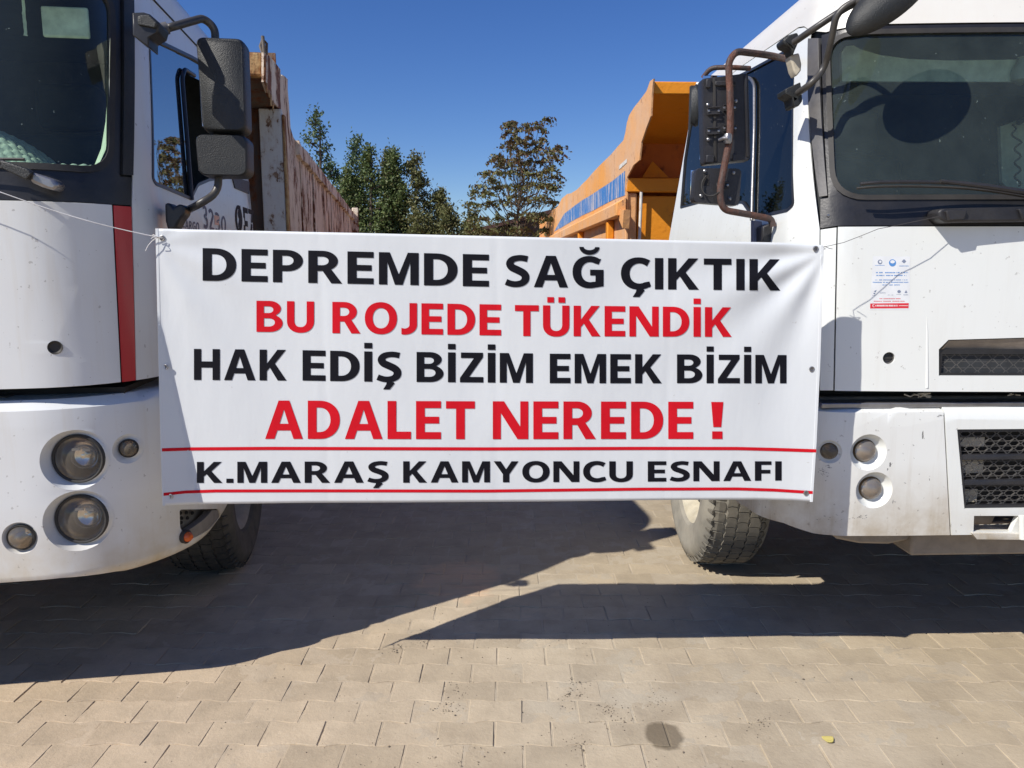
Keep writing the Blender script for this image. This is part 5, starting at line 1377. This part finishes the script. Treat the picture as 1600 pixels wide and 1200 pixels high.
def plate_r(name, poly, x, th, mat, parent, cu=.12, amp=.01):
    def f(y, z, w): return Vector((x + w + amp*noise.noise(Vector((y*1.3, z*2.0, 3.3))), y, z))
    return sheet(name, poly, [], f, mat, parent, th, 0, cu, cu)
plate_r('side_wall', so, OX, .012, ORANGE_F, RT)
plate_r('side_wall', so, OX + OW - .012, .012, ORANGE_F, RT, .3)
# long lower side rail with its slanting top
rl = [rside(*p) for p in ((978, 307), (864, 365), (866, 372), (993, 325))]
def sweep_quad(name, pts_top, pts_bot, x0, x1, mat, parent, bev_=.008):
    bm = bmesh.new(); vs = []
    for (y, z0_, z1_) in ((pts_top[0][0], pts_bot[0][1], pts_top[0][1]), (pts_top[1][0], pts_bot[1][1], pts_top[1][1])):
        for x, z in ((x1, z1_), (x0, z1_-.05), (x0, z0_), (x1, z0_)): vs.append(bm.verts.new((x, y, z)))
    for i in range(4): bm.faces.new((vs[i], vs[(i+1)%4], vs[4+(i+1)%4], vs[4+i]))
    bm.faces.new(vs[:4]); bm.faces.new(vs[4:][::-1]); o = from_bm(name, bm, mat, parent); bevel(o, bev_); return o
yFr = rside(985, 315, OX-.09)[0]; ztp = rside(977, 309)[1]; zbt = RF.side(993, 325, OX-.09).z
sweep_quad('side_rail', [(yF-.02, ztp), (yR, ztp-.01)], [(yF-.02, zbt), (yR, zbt)], OX-.09, OX-.004, ORANGE_F, RT)
# peeling blue band
bb = [rside(*p) for p in ((977, 267), (960, 281), (940, 294), (920, 307), (900, 320), (882, 334), (866, 362), (900, 342), (930, 327), (963, 310), (977, 305))]
def fb(y, z, w): return Vector((OX - .003 + w + .01*noise.noise(Vector((y*1.3, z*2.0, 3.3))), y, z))
sheet('blue_band', bb, [], fb, PEEL, RT, .001, 0, .12, .12)
wp_ = [rside(*p) for p in ((968, 259), (980, 248), (980, 254), (968, 265))]
sheet('paint_patch', wp_, [], fb, RUSTY_WHITE, RT, .001, -.001, .12, .12)
# front of the body
yW = yF + .22
ycan = rside(1019, 135)[0]; zca = rside(1022, 124)[1]; zcb = rside(1019, 146)[1]
box('guard_beam', (OX+.002, OX+OW-.014, ycan, ycan+.05, zcb, zca-.0), ORANGE, RT, .006)
zmid = RF.front(1020, 185, yW).z
op = [rside(*p) for p in outline]; zOut = next((op[i][1] + (op[i+1][1]-op[i][1])*(yW-op[i][0])/(op[i+1][0]-op[i][0]) for i in range(len(op)-1) if op[i][0] <= yW <= op[i+1][0]), zmid)
bm = bmesh.new(); vs = [bm.verts.new(p) for p in ((OX+.014, ycan+.05, zcb+.004), (OX+OW-.014, ycan+.05, zcb+.004), (OX+OW-.014, yW, min(zmid, zOut-.03)), (OX+.014, yW, min(zmid, zOut-.03)))]; bm.faces.new(vs)
from_bm('guard_underside', bm, ORANGE, RT)
bm = bmesh.new(); vs = [bm.verts.new(p) for p in ((OX+.014, ycan+.05, zca-.01), (OX+OW-.014, ycan+.05, zca-.01), (OX+OW-.014, rside(993, 168)[0], rside(993, 168)[1]-.03), (OX+.014, rside(993, 168)[0], rside(993, 168)[1]-.03))]; bm.faces.new(vs)
from_bm('guard_top', bm, ORANGE_F, RT)
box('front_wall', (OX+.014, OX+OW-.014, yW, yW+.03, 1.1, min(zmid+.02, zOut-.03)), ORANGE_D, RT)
a = RF.front(980, 278, yF-.005); b = RF.front(1050, 300, yF-.005)
box('cross_channel', (OX-.0, OX+OW, yF-.01, yF+.16, b.z, a.z), ORANGE, RT, .008)
# added orange triangle standing in for a sunlit wedge on the front wall
gp = [RF.front(x, y, yF+.10) for x, y in ((1004, 277), (1022, 250), (1046, 277))]
bm = bmesh.new(); add_prism(bm, [(p.x, p.z) for p in gp], lambda x, z: (x, yF+.12 + (z-gp[0].z)*.3, z), lambda x, z: (x, yF+.13 + (z-gp[0].z)*.3, z)); from_bm('sun_patch', bm, ORANGE, RT)
pa = RF.front(1000, 303, yF+.02); pb = RF.front(1000, 400, yF+.02)
box('front_post', (OX, OX+.10, yF+.02, yF+.06, 1.1, b.z-.004), ORANGE_F, RT, .02)
box('lower_front_panel', (OX+.11, OX+OW-.02, yF+.05, yF+.07, 1.1, b.z-.03), ORANGE, RT, .01)
tube('hydraulic_pipe', [RF.front(1002, 300, yF-.01), RF.front(1001, 330, yF-.01), RF.front(998, 400, yF-.01)], .014, RUSTY_WHITE, RT, 8)
tg = [rside(*p, OX-.092) for p in ((955, 327), (969, 328), (967, 357))]
bm = bmesh.new(); add_prism(bm, tg, lambda y, z: (OX-.06, y, z), lambda y, z: (OX-.004, y, z)); from_bm('rail_gusset', bm, ORANGE_F, RT)
for k in range(5):
    y = yF + .6 + (yR-yF-.8)*k/4; box('lower_rib', (OX-.07, OX-.004, y, y+.10, 1.1, zbt-.004), ORANGE, RT, .01)
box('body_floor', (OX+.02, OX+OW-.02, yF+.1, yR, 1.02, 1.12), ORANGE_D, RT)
box('tail_board', (OX+.02, OX+OW-.02, yR-.06, yR-.02, 1.12, zr_-.1), ORANGE_F, RT)
box('tail_post', (OX-.05, OX+.08, yR+.005, yR+.09, 1.1, zr_+.08), ORANGE_F, RT, .01)

# ================================================================== BANNER
def bnY(X, Z):
    y = 2.50 + .040*(X + 1.14)/2.15
    q = (X + 1.14)/2.15
    # gentle hanging folds, stronger from the upper right grommet
    y += .004*math.sin(q*9.5 + .6) * (1.0 - .3*(Z-.75)) + .0022*math.sin(q*23 + Z*3.0)
    dx, dz = X - 1.02, Z - 1.56; rr = math.hypot(dx, dz) + .02; th = math.atan2(-dz, -dx)
    y += .011*math.sin(th*11.0)*math.exp(-rr*3.2)*min(1, (rr/.18)**2)
    dx, dz = X + 1.14, Z - 1.58; rr = math.hypot(dx, dz) + .02; th = math.atan2(-dz, dx)
    y += .006*math.sin(th*9.0 + 1)*math.exp(-rr*3.8)*min(1, (rr/.22)**2)
    wl = .10*max(0.0, min(1.0, (1.40 - Z)/.66)); xk = -1.155 + wl - X
    if xk > 0 and wl > 0: y -= 1.05*xk*min(1.0, xk/.006)
    e = max(0.0, X - .86); y += -.05*(e/.16)**2*.16*6*.3          # right edge curls towards the camera
    for xc, a in ((-.62, .0010), (-.05, .0008), (.52, .0008)): y += a*math.exp(-((X-xc)/.012)**2)
    y += .0030*noise.noise(Vector((X*3.2, Z*3.2, 1.7)))
    return y
def bn(px, py, off=0.0):
    Y = 2.5
    for _ in range(8):
        p = at(px, py, Y); Y = bnY(p.x, p.z)
    p = at(px, py, Y); d = (p - Vector((0,0,CAMH))).normalized()
    return Vector((p.x, p.y - off, p.z))
BT = empty('banner', (0, 2.5, .7)); tag(BT, 'large white vinyl protest banner in black and red capitals tied between the two trucks', 'banner')
class Off:  pass
def child_at(o): 
    for v in o.data.vertices: v.co -= Vector(BT.location)
    return o
topL = [(243, 357), (300, 358.5), (560, 364), (850, 371), (1100, 376.5), (1240, 379.5), (1272, 380.5), (1287, 384)]
botL = [(254, 790), (300, 788), (480, 785.5), (620, 785), (850, 783.5), (1050, 781), (1180, 780.5), (1240, 782), (1270, 784)]
lef = [(243, 357), (245, 440), (247.5, 560), (251, 700), (254, 790)]
rig = [(1287, 384), (1285.5, 440), (1282, 560), (1276, 690), (1270, 784)]
def lerpc(c, t, ax):
    # c: list of points ordered along ax; t in 0..1
    a0, a1 = c[0][ax], c[-1][ax]; v = a0 + (a1-a0)*t
    for p, q in zip(c, c[1:]):
        if p[ax] <= v <= q[ax] + 1e-6:
            k = (v-p[ax])/(q[ax]-p[ax]); return (p[0]+(q[0]-p[0])*k, p[1]+(q[1]-p[1])*k)
    return c[-1]
NU, NV = 230, 92
vs = []
for j in range(NV+1):
    for i in range(NU+1):
        s_, t_ = i/NU, j/NV
        T_ = lerpc(topL, s_, 0); B2 = lerpc(botL, s_, 0); L2 = lerpc(lef, t_, 1); R2 = lerpc(rig, t_, 1)
        c00, c10, c01, c11 = topL[0], topL[-1], botL[0], botL[-1]
        p = [T_[a]*(1-t_) + B2[a]*t_ + L2[a]*(1-s_) + R2[a]*s_ - (c00[a]*(1-s_)*(1-t_) + c10[a]*s_*(1-t_) + c01[a]*(1-s_)*t_ + c11[a]*s_*t_) for a in (0, 1)]
        w = bn(p[0], p[1]); vs.append((w.x, w.y, w.z))
fs = [(j*(NU+1)+i, (j+1)*(NU+1)+i, (j+1)*(NU+1)+i+1, j*(NU+1)+i+1) for j in range(NV) for i in range(NU)]
me = bpy.data.meshes.new('cloth'); me.from_pydata([tuple(Vector(v)-Vector(BT.location)) for v in vs], [], fs)
cl = link('cloth', me, VINYL, BT, True, 80)
sm = cl.modifiers.new('thickness', 'SOLIDIFY'); sm.thickness = .0008; sm.offset = 1.0
pf = lambda off: (lambda px, py, k=0: bn(px, py, off + k*.0002))
lines = [
 ('black_lettering', INK, [('DEPREMDE', 317, 764, 387.6, 438.5, 397.8, 448), ('SAĞ', 789.5, 943, 398.5, 448, 401, 450), ('ÇIKTIK', 970, 1219, 402.5, 451.5, 405.2, 454)]),
 ('red_lettering', REDINK, [('BU', 401, 491, 469.8, 518.4, 471, 519.5), ('ROJEDE', 519.5, 783, 471.5, 520.5, 475.8, 524.2), ('TÜKENDİK', 804.5, 1143, 476.5, 525, 480.2, 526.3)]),
 ('black_lettering', INK, [('HAK', 303.4, 448, 545, 593.5, 546.5, 594.5), ('EDİŞ', 473, 627, 547, 594.5, 550, 597), ('BİZİM', 651, 832.6, 549.8, 596.7, 552, 598.2), ('EMEK', 859, 1034, 552.5, 598.6, 553.5, 598.8), ('BİZİM', 1057.6, 1228.6, 553.6, 598.6, 554.6, 598.8)]),
 ('red_lettering', REDINK, [('ADALET', 414.6, 742, 625.6, 685.5, 626.8, 686), ('NEREDE', 770, 1083, 626.8, 686, 627.6, 685.6), ('!', 1111, 1130, 627.8, 685.6, 628, 685.6)]),
 ('black_lettering', INK, [('K.MARAŞ', 308, 607, 721.5, 754.3, 720.5, 754), ('KAMYONCU', 630, 988.6, 720.5, 754, 720.5, 752.5), ('ESNAFI', 1012, 1221, 720.5, 752.3, 720.5, 750.5)]),
]
for nm, mt, wds in lines:
    for w1 in wds: child_at(print_words(nm, [w1], pf(.0022), mt, BT, .135))
def stripe(pts, th):
    bm = bmesh.new(); prev = None
    n = 150; x0, x1 = pts[0][0], pts[-1][0]
    for i in range(n+1):
        x = x0 + (x1-x0)*i/n; y = lerpc(pts, i/n, 0)[1]
        a = bm.verts.new(bn(x, y-th/2, .0022)); b = bm.verts.new(bn(x, y+th/2, .0022))
        if prev: bm.faces.new((prev[0], prev[1], b, a))
        prev = (a, b)
    child_at(from_bm('red_stripe', bm, REDINK, BT, fix=False))
stripe([(253.5, 702.7), (300, 701.2), (420, 700.4), (760, 701.2), (1000, 700.4), (1152, 700.6), (1210, 702), (1275, 704.2)], 5.0)
stripe([(256, 772.2), (290, 768.5), (337, 766.8), (500, 766.6), (760, 767), (1000, 764), (1152, 763.6), (1210, 765.5), (1269.5, 769.3)], 4.6)
for (gx, gy) in ((254, 372), (259.5, 573), (267, 775.6), (1274, 388.6), (1268, 576.5), (1259, 770)):
    c = bn(gx, gy, .003)
    bm = bmesh.new(); add_lathe(bm, [(.0048, -.001), (.0052, .0012), (.0070, .0018), (.0088, .0010), (.0090, -.001)], Matrix.Translation(c) @ Matrix.Rotation(R(90), 4, 'X'), 20)
    g_ = child_at(from_bm('grommet', bm, STEELG, BT))
    bm = bmesh.new(); add_lathe(bm, [(.0048, .0004), (0, .0004)], Matrix.Translation(c) @ Matrix.Rotation(R(90), 4, 'X'), 14)
    h_ = from_bm('eyelet', bm, GREYTRIM, g_)
    for v in h_.data.vertices: v.co -= Vector(BT.location)
# hem folds along the short edges
for c_, sgn_ in ((lef, 1), (rig, -1)):
    bm = bmesh.new(); prev = None
    for i in range(61):
        p = lerpc(c_, i/60, 1); a = bm.verts.new(bn(p[0]+sgn_*.4, p[1], .0016)); b = bm.verts.new(bn(p[0]+sgn_*4.2, p[1], .0018)); d = bm.verts.new(bn(p[0]+sgn_*4.9, p[1], .0004))
        if prev: bm.faces.new((prev[0], prev[1], b, a)); bm.faces.new((prev[1], prev[2], d, b))
        prev = (a, b, d)
    child_at(from_bm('hem_fold', bm, VINYL, BT, fix=False, smooth=False))

# ---- string and wire that hold it
def W_(fr_, p): return fr_.M @ p
s0 = bn(254, 372, .006)
s1 = LF.M @ LF.front(0, 300, -.10); s2 = LF.M @ LF.front(-90, 280, -.09)
bm = bmesh.new()
n = 24; pts = []
for k in range(n+1):
    t = k/n; p = s0.lerp(s1, t); p.z -= .012*math.sin(math.pi*t); pts.append(p)
add_tube(bm, pts + [s2], .0016, 6)
def px_tube(pts, Y, r=.0014): add_tube(bm, fillet([at(x, y, Y + dy) for x, y, dy in pts], .02), r, 6)
px_tube([(254, 372, -.012), (246, 370, -.02), (238, 366, -.02), (241, 372, -.015), (251, 371, -.012)], 2.5)
px_tube([(247, 370, -.015), (238, 376, -.02), (231, 384, -.02), (227.5, 392, -.018)], 2.5, .0011)
px_tube([(247, 371, -.014), (242, 369, -.03), (236, 373, -.025)], 2.5, .0011)
tag(from_bm('string', bm, STRING, None), 'thin white string tying the upper left corner of the banner to the wiper', 'string')
bm = bmesh.new()
w0 = bn(1274, 388.6, .006)
path = [w0]
rk = random.Random(6)
wend = RF.M @ RF.front(1478, 336, -.09)
mids = [(1283, 386.5, 2.555), (1300, 382.5, 2.56), (1318, 379, 2.565), (1345, 369, 2.575), (1372, 358.5, 2.585), (1393, 353.5, 2.59), (1430, 346, 2.6)]
path += [at(x, y + rk.uniform(-.8, .8), Y) for x, y, Y in mids] + [wend]
add_tube(bm, path, .0010, 5)
for pts_ in ([(1274, 388.6, 2.548), (1282, 384, 2.53), (1290, 389, 2.54), (1279, 391, 2.545)], [(1288, 385, 2.55), (1297, 388.5, 2.545), (1301, 389, 2.54)], [(1276, 387, 2.54), (1284, 392, 2.53), (1287, 391, 2.53)]):
    add_tube(bm, [at(*p) for p in pts_], .0010, 5)
tag(from_bm('tie_wire', bm, WIRE, None), 'thin kinked dark wire tying the upper right corner of the banner to the truck', 'wire')

# ================================================================== TREES AND SHED BEHIND
def leaf_mat(name, c1, c2, c3):
    t = NT(name)
    n = t.noise(1.6, 3, .6); n2 = t.noise(14, 2, .6)
    c = t.ramp(n, [(.35, c1), (.62, c2)]); c = t.mix(t.ramp(n2, [(.50, 0.0), (.68, 1.0)]), c, c3)
    b = t.n('BsdfPrincipled'); t.l(c, b.inputs['Base Color']); b.inputs['Roughness'].default_value = .55; b.inputs['Specular IOR Level'].default_value = .35
    tr = t.n('BsdfTranslucent'); t.l(c, tr.inputs[0])
    m = t.n('MixShader'); m.inputs[0].default_value = .22; t.l(b.outputs[0], m.inputs[1]); t.l(tr.outputs[0], m.inputs[2]); t.l(m.outputs[0], t.out.inputs[0]); return t.m
LEAF_D = leaf_mat('dark_green_leaf', (.065,.105,.034), (.11,.155,.05), (.21,.22,.085))
LEAF_O = leaf_mat('olive_leaf', (.10,.115,.04), (.155,.160,.06), (.23,.20,.09))
LEAF_B = leaf_mat('bluish_green_leaf', (.055,.10,.045), (.10,.150,.065), (.18,.22,.12))
LEAF_R = leaf_mat('reddish_olive_leaf', (.085,.065,.032), (.13,.10,.045), (.20,.09,.05))
BARK = plain('bark', (.10,.075,.055), .9, var=.4, nscale=12)
def leaves(name, centers, size, mat, parent, rnd, up=.3, asp=.5):
    vs, fs = [], []
    for c in centers:
        n_ = Vector((rnd.gauss(0,1), rnd.gauss(0,1), rnd.gauss(0,1)+up)).normalized()
        a = n_.orthogonal().normalized(); a.rotate(Matrix.Rotation(rnd.uniform(0, 6.28), 3, n_)); b = n_.cross(a)
        s = size*rnd.uniform(.6, 1.35); k = len(vs)
        p = Vector(c)
        vs += [tuple(p - a*s), tuple(p + b*s*asp), tuple(p + a*s), tuple(p - b*s*asp)]
        fs.append((k, k+1, k+2, k+3))
    me = bpy.data.meshes.new(name); me.from_pydata(vs, [], fs); return link(name, me, mat, parent, False)
def tree(label, px, pytop, Y, halfw, mat, seed, spires=((0, 1.0, 1.0),), nleaf=9000, size=.075, trunk=.10, dens=1.0, group='trees beyond the trucks', lean=0):
    rnd = random.Random(seed); top = at(px, pytop, Y); H = top.z
    root = tag(empty('tree', (top.x, Y, 0)), label, 'tree', group)
    half = halfw*1.25/F*Y
    bm = bmesh.new(); tips = []
    tp = [(0.02*math.sin(k), 0.02*math.cos(k*1.7), H*.93*k/8) for k in range(9)]
    add_tube(bm, tp, [trunk*(1-.11*k) for k in range(9)], 8)
    cen = []
    for (ox, hk, wk) in spires:
        ox *= half; Ht = H*hk
        nb = 50; Ht *= 1.0
        for k in range(nb):
            h = Ht*(.16 + .84*(k+.5)/nb); f = (h/Ht)
            rad = half*wk*(min(1, (1-f)*2.2)**.7)*rnd.uniform(.55, 1.12) + .06
            a = rnd.uniform(0, 6.283); e = Vector((ox + rad*math.cos(a), rad*math.sin(a)*.9, (h + rnd.uniform(-.05, .10))*.985))
            s0_ = Vector((ox*min(1, h/Ht*1.3), 0, h - rad*.5)); 
            add_tube(bm, [s0_, s0_.lerp(e, .5) + Vector((0,0,-.04)), e], [.022, .014, .004], 5, False)
            # leafy sprays along the outer limb
            m = int(nleaf/nb/len(spires))
            for q in range(m):
                t = rnd.random()**.6; c = s0_.lerp(e, t)
                sp = (.04 + .10*math.sin(t*3.0))*(.55 + .45*(1-f))
                cen.append((c.x + rnd.gauss(0, sp), c.y + rnd.gauss(0, sp), c.z + rnd.gauss(0, sp*1.2) + .03))
    from_bm('trunk', bm, BARK, root)
    leaves('crown', cen, size, mat, root, rnd); return root
tree('tallest slim dark green tree of the left group, with a second lower tip', 497, 172, 16.5, 40, LEAF_B, 1, ((-.1, 1.0, .85), (1.1, .885, .5), (-.75, .80, .55), (.4, .78, 1.1), (1.0, .70, .95), (.1, .62, 1.3)), 24000, .034)
tree('dark bushy tree right of the tallest one with a ragged double tip', 578, 232, 16.0, 38, LEAF_D, 2, ((0, 1.0, .9), (.75, .985, .6), (-.7, .88, .7)), 24000, .033)
tree('narrow pointed tree squeezed between two wider ones', 608, 240, 17.5, 22, LEAF_O, 3, ((0, 1.0, 1.0),), 11000, .033)
tree('broad cone shaped olive green tree, rightmost of the tall left group', 648, 245, 16.2, 50, LEAF_O, 4, ((0, 1.0, .95), (.55, .82, .8), (-.5, .85, .6)), 26000, .033)
tree('low rounded yellowish bush tree at the right foot of the left group', 700, 328, 15.5, 40, LEAF_O, 5, ((0, 1.0, 1.0), (-.8, .95, .8), (.7, .96, .6)), 16000, .032)
tree('low dark shrub filling the gap beside the rusty truck body', 548, 300, 17, 34, LEAF_D, 6, ((0, 1.0, 1.0), (-.9, .97, .8)), 12000, .034)
# the tree of heaven: forked limbs with tufts of leaves at their tips
def tufted(label, px, pytop, Y, seed):
    rnd = random.Random(seed); top = at(px, pytop, Y)
    root = tag(empty('tree', (top.x, Y, 0)), label, 'tree', None); bm = bmesh.new(); cen = []; red = []
    def P3(x, y, d=0): p = at(x, y, Y + d); return p - Vector((top.x, Y, 0))
    base = Vector((P3(812, 400).x, 0, 0)); fork = P3(812, 392)
    add_tube(bm, [base, base.lerp(fork, .5)+Vector((.03,0,0)), fork], [.07, .05, .035], 8)
    add_tube(bm, [fork] + [P3(812 + 6*math.sin(yy*.05), yy) for yy in (360, 320, 285, 255, 232)], [.035, .03, .024, .018, .012, .008], 7)
    tufts = [(853,186),(836,192),(822,197),(842,199),(800,192),(792,195),(812,204),(826,212),(793,209),(805,217),(800,224),(817,222),(835,224),(848,218),(842,229),(828,236),(868,233),(875,230),(858,237),(866,246),(812,240),(797,232),(778,243),(771,248),(784,252),(799,256),(815,254),(832,252),(848,252),(762,272),(770,280),(786,270),(800,271),(818,268),(836,270),(852,266),(862,262),(866,276),(750,292),(744,300),(757,302),(772,296),(790,290),(806,289),(824,288),(842,290),(858,288),(868,292),(736,318),(748,322),(765,316),(782,312),(800,310),(818,310),(838,312),(856,310),(866,318),(742,340),(758,342),(778,338),(800,336),(822,336),(846,336),(860,342),(752,358),(775,358),(800,358),(825,358),(850,358),(735,352),(808,186+62)]
    for (x, y) in tufts:
        p = P3(x + rnd.uniform(-2, 2), y + rnd.uniform(-2, 2), rnd.uniform(-.8, .8))
        hs_ = 392 - (392-y)*.62 + 14; s0_ = P3(812 + 6*math.sin(y*.05), max(228, hs_ + 8)); lead = P3(812 + (x-812)*.45, hs_ - 4)
        add_tube(bm, [s0_, lead, lead.lerp(p, .6) + Vector((0,0,-.02)), p], [.012, .008, .005, .003], 5, False)
        for q in range(11 if y > 250 else 9):            # one pinnate leaf each
            a = rnd.uniform(0, 6.283); dr = Vector((math.cos(a), math.sin(a), rnd.uniform(-.35, .5))).normalized(); L0 = rnd.uniform(.10, .25)*(1.25 if y > 230 else .95)
            for i in range(9):
                t2 = (i+1)/9; c = p + dr*L0*t2 + Vector((0, 0, -.10*t2*t2)) + Vector((rnd.gauss(0,.014), rnd.gauss(0,.014), rnd.gauss(0,.012)))
                (red if (rnd.random() < (.60 if y < 260 else .15)) else cen).append(tuple(c))
    from_bm('trunk', bm, BARK, root); leaves('crown', cen, .043, LEAF_O, root, rnd, .8, .42); leaves('seed_clusters', red, .038, LEAF_R, root, rnd, .2, .55)
tufted('airy tree with tufts of reddish brown leaves standing alone left of the orange tipping body', 812, 185, 14.5, 9)
# low house behind the trees
hY = 19.0
a = at(738, 352, hY); b = at(862, 330, hY)
HS = tag(empty('shed', (a.x, hY, 0)), 'low dark brown shed roof behind the reddish tree', 'shed')
w_ = 9.0
ROOFT = plain('dark_brown_roofing', (.085,.040,.030), .8, var=.3); WALLP = plain('brown_plaster_wall', (.16,.11,.08), .9)
box('wall', (-.4, w_, .1, 5, 0, a.z - .25), WALLP, HS)
bm = bmesh.new(); add_prism(bm, [(-.7, a.z-.28), (w_*.5, a.z+1.0), (w_+.3, a.z-.28), (w_+.3, a.z-.36), (w_*.5, a.z+.9), (-.7, a.z-.36)], lambda x, z: (x, -.2, z), lambda x, z: (x, 5.3, z)); from_bm('roof', bm, ROOFT, HS)
bm = bmesh.new(); add_prism(bm, [(0, a.z-.3), (w_*.5, a.z+.88), (w_-.1, a.z-.3)], lambda x, z: (x, .1, z), lambda x, z: (x, .12, z)); from_bm('gable', bm, WALLP, HS)

for o in bpy.data.objects:
    if o.name.split('.')[0] in ('shoulder_lugs', 'step_grip', 'grey_text', 'blue_text', 'dark_text', 'red_text', 'white_text', 'grey_badges', 'curtain_fringe', 'dangling_straps', 'tread'): o['kind'] = 'stuff'
